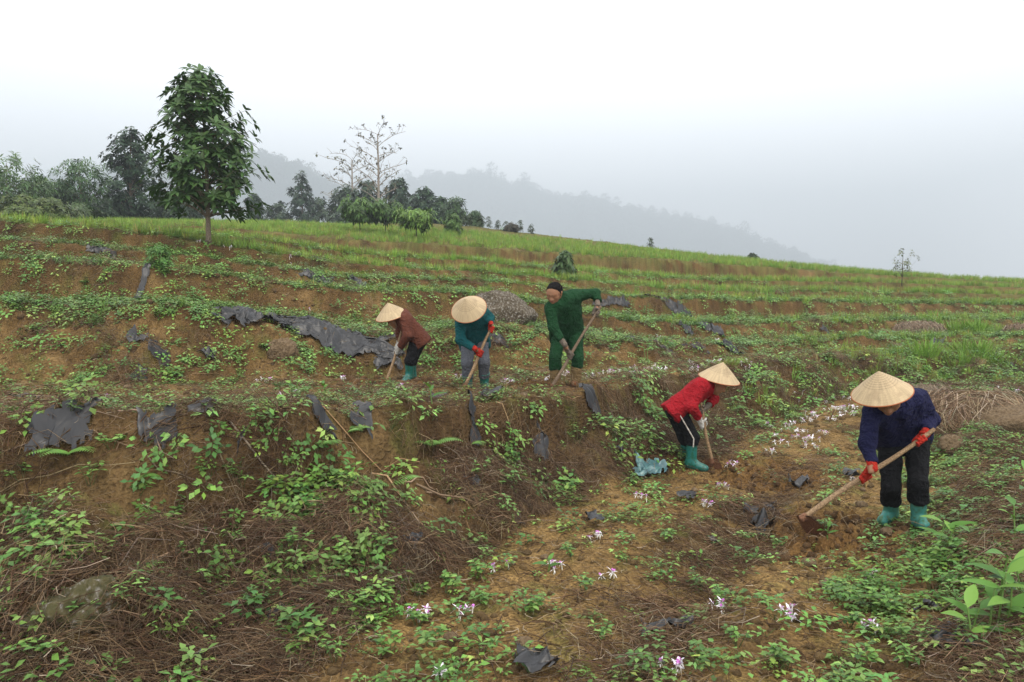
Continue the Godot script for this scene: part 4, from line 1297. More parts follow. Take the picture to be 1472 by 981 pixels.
func build_people() -> void:
	var j := poses()
	farmer({x = 2.943, d = 5.2, y = -0.02, sd = 3, cell = 0.0095, face = Vector3(-0.25, -0.75, 0.6), crown = Vector3(-0.3, 0.75, 0.55), hat = 0.187, hem = 0.14, leg_end = 0.072, boot = 0.20, boot_r = 0.056, bulk = 0.97, cuff = 0.02,
		jacket = "navy_cloth", trousers = "black_cloth", boots = "pale_teal_rubber", gloves = "red_knit", handle = "handle_wood", blade_wide = Vector3(0.35, 0.3, 0.8),
		label = "person in navy jacket, black trousers, red gloves and cone hat, bending over a hoe", hoe_label = "long wooden hoe held by the person in the navy jacket"}, j.navy)
	farmer({x = 1.746, d = 7.16, y = 0.0, sd = 4, face = Vector3(0.75, -0.6, 0.15), crown = Vector3(0.25, 0.9, 0.1), hat = 0.2, hem = 0.17, leg_end = 0.066, boot = 0.215, boot_r = 0.053, stripe = true, tail = 0.07,
		jacket = "red_cloth", trousers = "black_cloth", boots = "teal_rubber", gloves = "white_knit", gloveL = "grey_knit", handle = "handle_wood", blade = 0.11, blade_wide = Vector3(1.0, -0.25, 0.25),
		label = "person in red sweater and black striped trousers hoeing at the foot of the bank", hoe_label = "hoe with rusty blade held by the person in the red sweater"}, j.red)
	farmer({x = 0.636, d = 8.65, y = 0.63, sd = 5, face = Vector3(-0.40, -0.48, 0.78), crown = Vector3(-0.15, 0.85, 0.45), hem = 0.235, leg_end = 0.075, boot = 0.10, boot_r = 0.055, wrap = "brown_wrap", bulk = 1.05, cuff = 0.05, cuff_r = 0.05, collar = true,
		jacket = "forest_green_cloth", trousers = "forest_green_cloth", boots = "muddy_boot", gloves = "grey_knit", handle = "grey_handle_wood",
		label = "bareheaded person in dark green work suit and brown leg wraps, digging on the middle terrace", hoe_label = "greyish wooden hoe held by the bareheaded person in dark green"}, j.green)
	farmer({x = -0.423, d = 8.57, y = 0.65, sd = 6, face = Vector3(-0.1, -0.72, 0.68), crown = Vector3(-0.2, 0.68, 0.7), hat = 0.2, hem = 0.14, leg_end = 0.064, boot = 0.19, cuff = 0.01,
		jacket = "teal_cloth", trousers = "grey_denim", boots = "teal_rubber", gloves = "red_knit", handle = "handle_wood",
		label = "person in teal jacket, grey jeans and red gloves, hat tipped forward, hoeing", hoe_label = "wooden hoe held by the person in the teal jacket"}, j.teal)
	farmer({x = -1.289, d = 9.2, y = 0.66, sd = 7, face = Vector3(-0.75, -0.6, 0.25), crown = Vector3(-0.3, 0.85, 0.25), hat = 0.2, hem = 0.14, leg_end = 0.064, boot = 0.17, tail = 0.08, bulk = 1.03,
		jacket = "brown_cloth", trousers = "black_cloth", boots = "teal_rubber", gloves = "white_knit", handle = "handle_wood",
		label = "person in brown jacket, black trousers and white gloves stooping over a hoe", hoe_label = "wooden hoe held by the person in the brown jacket"}, j.brown)

# ---------------------------------------------------------------- words for where a small thing is
const LANDMARKS := [[2.8, 5.1, 0.75, "by the boots of the navy jacket"], [2.1, 5.2, 0.6, "by the hoe blade of the navy jacket"], [1.8, 7.1, 0.6, "by the boots of the red sweater"], [2.4, 7.0, 0.7, "in the soil dug by the red sweater"], [0.6, 8.5, 0.8, "at the feet of the green suit"], [-0.4, 8.5, 0.6, "at the feet of the teal jacket"], [-1.4, 9.1, 0.8, "at the feet of the brown jacket"],
	[-0.2, 13.4, 1.3, "below the lichen boulder"], [-3.2, 9.9, 1.1, "beside the long black sheet"], [-2.0, 3.4, 0.7, "beside the mossy rock"], [5.4, 7.8, 1.3, "near the rock slab"], [2.3, 3.4, 0.8, "near the corner ginger plants"], [-6.7, 16.2, 2.0, "below the solitary tree"], [1.3, 6.9, 0.7, "near the teal plastic bag"], [-6.3, 11.8, 1.2, "near the upright black strip"], [-2.1, 7.2, 0.7, "near the young ginger plant"], [4.1, 9.3, 1.0, "around the slanting stake"], [3.0, 4.3, 0.7, "near the tall ginger shoots"], [10.5, 19.0, 2.0, "near the brown grass heap"], [13.2, 18.6, 2.0, "near the hollow grass heap"], [-2.97, 9.4, 0.6, "near the embedded brown stone"]]

func beside(x: float, d: float) -> String:
	var best := INF
	var out := ""
	for l in LANDMARKS:
		var r: float = Vector2(x - l[0], d - l[1]).length() / l[2]
		if r < 1.0 and r < best:
			best = r
			out = l[3]
	return out

# what sets a small thing apart: a landmark it lies at, else the ground it is on
func place_words(x: float, d: float, verb: String) -> String:
	var b := beside(x, d)
	if b != "":
		return verb + " " + b
	return verb + " " + ["on the sandy path", "on the thatched front bank", "on the middle terrace", "on the bank behind the middle terrace", "on the second upper terrace", "on the second upper bank", "on the third upper terrace", "on the third upper bank", "among the upper grass"][clampi(int(zone_at(x, d)), 0, 8)]

# ---------------------------------------------------------------- stones and heaps
func stone_mesh(size: Vector3, sd: int, rough := 0.18, rings := 22) -> Soup:
	var s := Soup.new()
	var f := soft_noise(sd, 0.8, 4)
	var segs := rings * 2
	for j in rings + 1:
		var v := PI * j / rings
		for i in segs:
			var a := TAU * i / segs
			var p := Vector3(sin(v) * cos(a), cos(v), sin(v) * sin(a))
			var k := 1.0 + f.get_noise_3d(p.x * 1.6, p.y * 1.6, p.z * 1.6) * rough * 2.0
			s.vert(p * k * size, Vector3.UP, Color.WHITE)
	for j in rings:
		for i in segs:
			var a := j * segs + i
			var b := j * segs + (i + 1) % segs
			s.quad(a, b, b + segs, a + segs)
	s.smooth()
	return s

func strand(s: Soup, at: Vector3, dir: Vector3, up: Vector3, length: float, r: float, col: Color, arc: float) -> void:
	var side := dir.cross(up).normalized()
	var pts := PackedVector3Array()
	var n := 2
	var sway := rnd(-0.25, 0.25)
	for i in n + 1:
		var t := float(i) / n
		pts.append(at + dir * length * (t - 0.5) + up * arc * length * sin(t * PI) + side * sway * length * sin(t * PI))
	s.tube(pts, taper(n, r, r * 0.6), 3, col, false)

func straw_color() -> Color:
	var k := rng.randf()
	var c := Color(0.30, 0.215, 0.130)
	if k < 0.30:
		c = Color(0.115, 0.066, 0.036)
	elif k < 0.55:
		c = Color(0.20, 0.128, 0.072)
	elif k < 0.66:
		c = Color(0.40, 0.33, 0.23)
	return jitter(c, 0.25)

func straw_heap(x: float, d: float, rx: float, ry: float, rz: float, label: String, grey := 0.0) -> void:
	var root := thing("dry_grass_heap", spot(x, d, -0.05), label, "heap")
	part(root, "core", stone_mesh(Vector3(rx, ry, rz) * 0.9, int(x * 10.0) + 50, 0.1, 14).mesh(), mats["humus"])
	var s := Soup.new()
	for i in int(1500 * maxf(rx, 0.5)):
		var dir := Vector3(rnd(-1, 1), rnd(0, 1), rnd(-1, 1)).normalized()
		var p := Vector3(dir.x * rx, dir.y * ry, dir.z * rz) * rnd(0.9, 1.06)
		var down := (Vector3(dir.x, -0.6, dir.z) + Vector3(rnd(-1, 1), rnd(-0.4, 0.4), rnd(-1, 1))).normalized()
		down = (down - dir * down.dot(dir)).normalized()
		strand(s, p, down, dir, rnd(0.15, 0.5), rnd(0.002, 0.0045) * (1.0 if d < 12.0 else 2.0), straw_color().lerp(Color(0.20, 0.165, 0.13), grey), rnd(-0.05, 0.12))
	part(root, "straw", s.mesh(), mats["straw"]).set_meta("kind", "stuff")

func build_stones() -> void:
	var bx := -0.30
	var b := single("boulder", stone_mesh(Vector3(0.68, 0.46, 0.5), 4, 0.13, 30).mesh(), mats["lichen_stone"], Transform3D(Basis(Vector3.UP, 0.3), spot(-0.22, 13.55, 0.02)), "big rounded boulder spotted with pale lichen on the bank behind the farmers", "boulder")
	b.rotation.z = -0.16
	single("embedded_stone", stone_mesh(Vector3(0.19, 0.18, 0.15), 8).mesh(), mats["brown_stone"], Transform3D(Basis(), spot(-2.97, 9.42, 0.0)), "brown stone stuck in the bank below the black plastic sheet", "stone")
	single("mossy_rock", stone_mesh(Vector3(0.20, 0.17, 0.17), 9, 0.24, 30).mesh(), mats["mossy_stone"], Transform3D(Basis(Vector3.UP, 0.6), spot(-2.02, 3.36, 0.0)), "mossy rock with white patches half buried low in the front bank", "rock")
	single("rock_slab", stone_mesh(Vector3(0.62, 0.24, 0.4), 12, 0.13, 26).mesh(), mats["brown_stone"], Transform3D(Basis(Vector3.UP, -0.3), spot(5.45, 7.75, 0.02)), "brown rock slab with dry grass hanging over it beside the path", "rock")
	single("soil_stone", stone_mesh(Vector3(0.13, 0.12, 0.1), 14).mesh(), mats["brown_stone"], Transform3D(Basis(), spot(4.37, 7.2, 0.05)), "small tan stone lying in the dry grass of the verge", "stone")
	straw_heap(5.2, 8.15, 0.9, 0.42, 0.5, "dry grass thatch draped over the rock slab beside the path", 0.1)
	straw_heap(6.0, 10.6, 0.5, 0.24, 0.35, "low tan heap of dry grass behind the person in navy", 0.5)
	straw_heap(10.55, 19.0, 0.7, 0.34, 0.45, "brown dry grass heap next to a green grassy clump on the terrace", 0.4)
	straw_heap(13.2, 18.6, 0.7, 0.3, 0.45, "rounded dry grass heap with a hollow at the terrace end", 0.3)
	for i in 46:
		var d := rnd(2.9, 9.0)
		var x := rnd(-0.7, 0.7) * d
		var z := zone_at(x, d)
		var r := rnd(0.018, 0.05)
		single("pebble", stone_mesh(Vector3(r, r * 0.7, r * 0.9), i, 0.2, 6).mesh(), mats["brown_stone"], Transform3D(Basis(Vector3.UP, rnd(0, 6)), spot(x, d, r * 0.2)), "small brown pebble " + place_words(x, d, "lying"), "pebble", "pebbles scattered on the soil")

# ---------------------------------------------------------------- plastic film
# a torn sheet draped over the ground: along u (length) and w (width) from the centre, crumpled, ragged at its edges
func film(called: String, x: float, d: float, length: float, width: float, turn: float, crumple: float, m: String, label: String, group := "", lift := 0.012) -> void:
	var s := Soup.new()
	var nu := clampi(int(length / 0.012), 10, 110)
	var nw := clampi(int(width / 0.012), 8, 60)
	var sd := int(absf(x * 131.0 + d * 71.0))
	var n1 := soft_noise(sd, 2.6, 3)
	var n2 := soft_noise(sd + 1, 9.0, 3)
	n2.fractal_type = FastNoiseLite.FRACTAL_RIDGED
	var c := cos(turn)
	var sn := sin(turn)
	var origin := spot(x, d)
	for j in nw + 1:
		for i in nu + 1:
			var u := (float(i) / nu - 0.5) * length
			var w := (float(j) / nw - 0.5) * width
			var rag := 1.0 + 0.6 * n1.get_noise_2d(u * 2.0 + 5.0, 3.0)
			w *= rag
			u *= 1.0 + 0.5 * n1.get_noise_2d(w * 3.0, 8.0)
			var px := x + u * c - w * sn
			var pd := d + u * sn + w * c
			var fold := n2.get_noise_2d(u * 0.35, w) * 0.5 + 0.5
			var h := height(px, pd) + lift + fold * crumple + absf(n1.get_noise_2d(u * 2.0, w * 2.0)) * crumple * 1.5
			var side := n1.get_noise_2d(u * 1.5 + 30.0, w * 1.5) * crumple * 1.6
			s.vert(Vector3(px + side, h, -pd - side) - origin, Vector3.UP, Color.WHITE)
	var n := nu + 1
	for j in nw:
		for i in nu:
			var a := j * n + i
			# small tears along the rim
			if (i == 0 or j == 0 or i == nu - 1 or j == nw - 1) and rng.randf() < 0.35:
				continue
			s.quad(a, a + n, a + n + 1, a + 1)
	s.smooth()
	single(called, s.mesh(), mats[m], Transform3D(Basis(), origin), label, "plastic", group)

func build_plastic() -> void:
	film("plastic_sheet", -2.45, 10.12, 1.62, 0.38, 0.17, 0.018, "black_film", "long wrinkled black plastic sheet sliding down the bank behind the brown jacket", "", 0.05)
	film("plastic_sheet", -3.45, 9.72, 0.80, 0.26, 0.5, 0.045, "black_film", "crumpled black plastic sheet hanging over the bank edge, torn at its end", "", 0.05)
	film("plastic_strip", -5.83, 11.58, 0.10, 0.52, 0.0, 0.012, "black_film", "narrow upright black plastic strip laid down the face of an upper bank", "", 0.06)
	film("plastic_bag", 1.32, 6.93, 0.28, 0.22, 0.2, 0.05, "teal_film", "crumpled pale teal plastic bag behind the boots of the person in red", "", 0.02)
	for p in PLASTIC:
		var z := clampi(int(zone_at(p[0], p[1])), 0, 5)
		film("plastic_scrap", p[0], p[1], p[2], p[3], p[4], 0.045, "black_film" if int(p[0] * 37.0) % 4 != 0 else "grey_film", "torn scrap of dark weathered plastic " + place_words(p[0], p[1], "lying"), "torn dark plastic scraps", 0.035 if z == 1 else 0.014)

# ---------------------------------------------------------------- flowers
func flower_meshes() -> Array:
	# [white petals, purple lip, stalk]
	var w := Soup.new()
	for k in 4:
		var a := TAU * k / 4.0 + rnd(-0.3, 0.3)
		w.leaf(Vector3(0, 0.0, 0), Vector3(cos(a) * 0.75, rnd(0.5, 1.0), sin(a) * 0.75).normalized(), Vector3(-cos(a), 0.8, -sin(a)).normalized(), rnd(0.026, 0.052), rnd(0.009, 0.017), 0.2, rnd(0.1, 0.8), Color(0.82, 0.78, 0.82), 2)
	for k in 3:
		var a := rnd(0, TAU)
		w.leaf(Vector3(0, -0.005, 0), Vector3(cos(a), rnd(0.0, 0.4), sin(a)).normalized(), Vector3.UP, rnd(0.03, 0.045), 0.008, 0.1, 0.6, Color(0.80, 0.77, 0.74), 1)
	var p := Soup.new()
	for k in 2:
		var a := rnd(0, TAU)
		p.leaf(Vector3(0, 0.006, 0), Vector3(cos(a) * 0.6, 0.7, sin(a) * 0.6).normalized(), Vector3(-cos(a), 0.8, -sin(a)).normalized(), 0.026, 0.015, 0.2, 0.3, Color(0.48, 0.16, 0.46), 2)
	var st := Soup.new()
	st.tube(PackedVector3Array([Vector3(0, -0.05, 0), Vector3(0.003, -0.02, 0.002), Vector3(0, 0.004, 0)]), taper(2, 0.0035, 0.003), 5, Color(0.72, 0.70, 0.58), false)
	return [w.mesh(), p.mesh(), st.mesh()]

func build_flowers() -> void:
	var kinds := []
	for k in 5:
		kinds.append(flower_meshes())
	for f in FLOWERS:
		var z := clampi(int(zone_at(f[0], f[1])), 0, 5)
		var n: int = 2 + rng.randi() % 4
		var big: bool = f[1] > 6.5
		if big:
			n += 1
		var root := thing("flower_cluster", spot(f[0], f[1]), ("cluster of small white and purple flowers " if not big else "dense white flower cluster ") + place_words(f[0], f[1], "growing"), "flower", "white flowers in the soil")
		for k in n:
			var kind: Array = kinds[rng.randi() % 5]
			var off := Vector3(rnd(-1, 1), 0, rnd(-1, 1)) * (0.05 if not big else 0.085)
			off.y = height(f[0] + off.x, f[1] - off.z) - root.position.y + rnd(0.02, 0.05)
			var t := Transform3D(Basis(Vector3.UP, rnd(0, TAU)) * Basis(Vector3.RIGHT, rnd(-0.5, 0.5)) * rnd(0.85, 1.25) * (1.08 if big else 0.95), off)
			var bloom := part(root, "bloom", kind[0], mats["petal"], t)
			if not big or rng.randf() < 0.4:
				part(bloom, "lip", kind[1], mats["petal"])
			part(bloom, "stalk", kind[2], mats["petal"])

# ---------------------------------------------------------------- plants one can pick out
func leaf_shape(ratio: float, fold: float, droop: float, c: Color, steps := 2) -> ArrayMesh:
	var s := Soup.new()
	s.leaf(Vector3.ZERO, Vector3.RIGHT, Vector3.UP, 1.0, ratio, fold, droop, c, steps)
	return s.mesh()

func leaf_on(root: Node, mesh: Mesh, at: Vector3, along: Vector3, up: Vector3, length: float) -> void:
	var side := along.cross(up).normalized()
	part(root, "leaf", mesh, mats["leaf"], Transform3D(Basis(along, side.cross(along).normalized(), side) * length, at))

func weed(x: float, d: float, tall: float, stems: int, leaf_len: float, shapes: Array, label: String, called := "leafy_weed") -> void:
	var root := thing(called, spot(x, d, -0.005), label, "weed", "leafy weeds on the terraces")
	var up := Vector3.UP.lerp(slope_up(x, d), 0.4).normalized()
	var st := Soup.new()
	var bits := []
	for k in stems:
		var a := rnd(0, TAU)
		var end := up * tall * rnd(0.5, 1.05) + Vector3(cos(a), 0, sin(a)) * tall * rnd(0.25, 0.75)
		var pts := bent(Vector3(cos(a), 0, sin(a)) * 0.012, end, 3, tall * 0.05, tall * 0.08)
		st.tube(pts, taper(3, 0.0028, 0.0014), 4, Color(0.10, 0.12, 0.04), false)
		var n := 3 + rng.randi() % 2
		for q in n:
			var t := 0.4 + 0.6 * (q + 1.0) / n
			var p := pts[int(t * 2.99)].lerp(pts[mini(int(t * 2.99) + 1, 3)], fmod(t * 2.99, 1.0))
			for sd in [0.0, PI]:
				bits.append([p, a + q * 1.57 + sd + rnd(-0.5, 0.5), leaf_len * rnd(0.7, 1.2) * (0.8 if q == n - 1 else 1.0)])
	part(root, "stems", st.mesh(), mats["leaf"])
	for b in bits:
		var along := Vector3(cos(b[1]), rnd(0.0, 0.5), sin(b[1])).normalized()
		leaf_on(root, shapes[rng.randi() % shapes.size()], b[0], along, Vector3(rnd(-0.3, 0.3), 1, rnd(-0.3, 0.3)).normalized(), b[2])

func fern(x: float, d: float, length: float, shapes: Array, label: String) -> void:
	var root := thing("fern", spot(x, d, -0.005), label, "fern", "ferns on the banks")
	var n := 2 + rng.randi() % 3
	for k in n:
		var a := rnd(0, TAU)
		var s := Soup.new()
		var prev := Vector3.ZERO
		var out := Vector3(cos(a), 0, sin(a))
		var side := Vector3(-sin(a), 0, cos(a))
		for i in 16:
			var t := (i + 1) / 16.0
			var p := out * length * t * 0.85 + Vector3(0, length * (0.75 * t - 0.6 * t * t), 0)
			s.tube(PackedVector3Array([prev, p]), PackedFloat32Array([0.002, 0.002]), 3, Color(0.12, 0.16, 0.04), false)
			var w := length * 0.26 * sin(pow(t, 0.7) * PI * 0.95) + 0.006
			for sd in [-1.0, 1.0]:
				s.leaf(p, (side * sd + out * 0.35 + Vector3(0, -0.1, 0)).normalized(), Vector3.UP, w, w * 0.30, 0.1, 0.2, jitter(Color(0.11, 0.22, 0.045), 0.2), 1)
			prev = p
		part(root, "frond", s.mesh(), mats["leaf"])

func build_plants() -> void:
	var shades := [Color(0.125, 0.24, 0.05), Color(0.09, 0.18, 0.04), Color(0.165, 0.285, 0.065), Color(0.065, 0.13, 0.035)]
	var oval := []
	var lance := []
	for c in shades:
		oval.append(leaf_shape(0.62, 0.18, 0.25, c))
		lance.append(leaf_shape(0.34, 0.22, 0.35, c, 3))
	var i := 0
	for p in PLANTS:
		var z := clampi(int(zone_at(p[0], p[1])), 0, 5)
		i += 1
		var near: bool = p[1] < 7.0
		var tall := rnd(0.09, 0.17) * (1.25 if z == 1 else 0.85)
		weed(p[0], p[1], tall, (5 if near else 8), rnd(0.034, 0.050) * (0.98 if z == 1 else 1.0), oval if i % 3 else lance, ["leafy green weed with small oval leaves ", "leafy green weed with narrow leaves "][0 if i % 3 else 1] + place_words(p[0], p[1], "growing"))
	for p in FERNS:
		fern(p[0], p[1], rnd(0.17, 0.30), [], "light green fern " + place_words(p[0], p[1], "growing"))
	# long-leaved ginger plants at the lower right and elsewhere
	var big := [leaf_shape(0.30, 0.25, 0.35, Color(0.085, 0.19, 0.035), 4), leaf_shape(0.34, 0.25, 0.45, Color(0.06, 0.14, 0.03), 4), leaf_shape(0.32, 0.2, 0.3, Color(0.13, 0.25, 0.04), 4)]
	var ginger := [
		[2.22, 3.30, 0.34, 9, 0.21, "broad leafy ginger plant with long dark leaves at the path corner"],
		[2.42, 3.45, 0.36, 7, 0.19, "ginger plant with bright yellow green shoots beside the broad one"],
		[2.05, 3.22, 0.24, 6, 0.17, "low ginger plant next to the weathered film at the path corner"],
		[2.62, 4.35, 0.30, 7, 0.17, "ginger plant above the leafy weeds behind the muddy boots"],
		[3.25, 4.55, 0.50, 3, 0.20, "tall ginger shoot with two large yellowish leaves on the verge"],
		[2.98, 4.25, 0.30, 3, 0.17, "ginger shoot with one broad leaf among dry grass of the verge"],
		[-2.13, 7.15, 0.26, 6, 0.14, "young ginger plant with flowers at its foot on the middle terrace"],
		[-1.95, 7.6, 0.22, 5, 0.13, "small ginger plant on the middle terrace edge"],
		[-0.64, 5.82, 0.16, 4, 0.13, "pale ginger shoots sprouting over the front bank edge"],
		[2.15, 11.75, 0.42, 8, 0.17, "leafy ginger plant on the bank behind the person in red"],
		[1.20, 4.62, 0.10, 3, 0.085, "tiny ginger seedling with pale leaves in sandy path soil"],
		[0.22, 4.45, 0.16, 4, 0.10, "ginger seedling beside white flowers on the sandy bed"],
		[1.62, 4.78, 0.10, 3, 0.08, "two leaved seedling in the turned soil near the hoe blade"],
		[2.20, 5.02, 0.12, 4, 0.09, "seedling left standing between the hoe and the boots"],
	]
	for g in ginger:
		var root := thing("ginger_plant", spot(g[0], g[1], -0.01), g[5], "plant", "")
		var shoots: int = maxi(1, g[3] / 3)
		for k in shoots:
			var foot := Vector3(rnd(-1, 1), 0, rnd(-1, 1)) * (0.05 if shoots > 1 else 0.0)
			var top: Vector3 = foot + Vector3(rnd(-0.25, 0.25), 1.0, rnd(-0.25, 0.25)) * g[2] * rnd(0.6, 1.0)
			var st := Soup.new()
			var pts := bent(foot, top, 3, 0.01)
			st.tube(pts, taper(3, 0.006, 0.0035), 6, Color(0.12, 0.20, 0.05))
			part(root, "stem", st.mesh(), mats["leaf"])
			for q in ceili(float(g[3]) / shoots):
				var a := q * 2.6 + k * 1.3 + rnd(-0.4, 0.4)
				var t := 0.45 + 0.55 * q / maxf(1.0, ceilf(float(g[3]) / shoots) - 1.0)
				var along := Vector3(cos(a), rnd(0.35, 1.0), sin(a)).normalized()
				leaf_on(root, big[rng.randi() % 3], foot.lerp(top, t), along, (Vector3.UP - along * 0.3 + Vector3(0, 0, 0.3)).normalized(), g[4] * rnd(0.75, 1.1))
	# tall grass clumps at the right end of the terraces
	for g in [[7.9, 13.3, 0.55, "tall bright grass clump on the bank behind the navy jacket"], [8.9, 13.7, 0.5, "tall grass clump hanging over the far end of the path"], [11.5, 18.9, 0.7, "big bright grass clump right beside the brown grass heap"], [12.2, 19.6, 0.6, "grass clump between the two dry grass heaps"], [14.1, 19.3, 0.7, "tall grass clump past the hollow grass heap"]]:
		var root := thing("grass_clump", spot(g[0], g[1], -0.02), g[3], "grass", "")
		for k in 5:
			var s := Soup.new()
			for q in 60:
				var a := rnd(0, TAU)
				var rr := rnd(0.0, 0.22)
				s.leaf(Vector3(cos(a) * rr, 0, sin(a) * rr), Vector3(cos(a) * rnd(0.1, 0.8), 1.0, sin(a) * rnd(0.1, 0.8)).normalized(), Vector3(-cos(a), 0.3, -sin(a)).normalized(), g[2] * rnd(0.5, 1.1), rnd(0.010, 0.018), 0.2, rnd(0.1, 0.5), jitter(Color(0.15, 0.26, 0.042), 0.25), 2)
			var off := Vector3(rnd(-0.5, 0.5), 0, rnd(-0.25, 0.25))
			off.y = height(g[0] + off.x, g[1] - off.z) - root.position.y
			part(root, "tuft", s.mesh(), mats["grass"], Transform3D(Basis(), off))
	# one round bush on an upper bank
	leafy_tree("round_bush", {x = -5.72, d = 11.95, tall = 0.42, trunk = 0.012, from = 0.1, limbs = 34, whorls = 6, per = 6, reach = 0.22, spread = 0.07, prof = [0.0, 0.15, 0.4, 0.23, 0.8, 0.16, 1.0, 0.05], leaf = [0.055, 0.022], droop = 0.3, color = Color(0.075, 0.17, 0.035), steps = 1},
		"round dense green bush beside the narrow black plastic strip", "bush")
	# dry stems lying on the banks
	var k2 := 0
	for p in STEMS:
		k2 += 1
		var root_at := spot(p[0], p[1])
		var len := rnd(0.35, 1.1)
		var a := rnd(-0.9, 0.9) + (PI / 2 if k2 % 3 == 0 else 0.0)
		var pts := PackedVector3Array()
		var off := rnd(0.0, 0.07)
		for q in 7:
			var t := q / 6.0 - 0.5
			var px: float = p[0] + cos(a) * len * t
			var pd: float = p[1] + sin(a) * len * t * 0.6
			pts.append(Vector3(px, height(px, pd) + 0.015 + off * (0.5 + t) + rnd(-0.006, 0.01), -pd) - root_at)
		var s := Soup.new()
		s.tube(pts, taper(6, rnd(0.004, 0.008), 0.0025), 5, jitter(Color(0.24, 0.17, 0.105), 0.35))
		single("dry_stick", s.mesh(), mats["straw"], Transform3D(Basis(), root_at), "long dry brown stick " + place_words(p[0], p[1], "lying"), "stick", "dry sticks on the banks")
	var sk := Soup.new()
	sk.tube(PackedVector3Array([Vector3(-0.03, -0.08, 0), Vector3(0.0, 0.05, 0), Vector3(0.05, 0.17, 0)]), taper(2, 0.010, 0.008), 6, Color(0.10, 0.06, 0.035))
	single("stake", sk.mesh(), mats["straw"], Transform3D(Basis(), spot(4.10, 9.35)), "short dark wooden stake stuck slanting among the white flowers", "stake")

# the large plastic sheets keep weeds and straw off the ground they cover
func under_sheet(x: float, d: float) -> bool:
	for r in [[-2.45, 10.12, 1.62, 0.46, 0.17], [-3.45, 9.72, 0.8, 0.3, 0.5], [-5.83, 11.58, 0.16, 0.56, 0.0], [1.32, 6.86, 0.42, 0.5, 0.2]]:
		var q := Vector2(x - r[0], d - r[1]).rotated(-r[4])
		if absf(q.x) < r[2] * 0.5 and absf(q.y) < r[3] * 0.5:
			return true
	return false

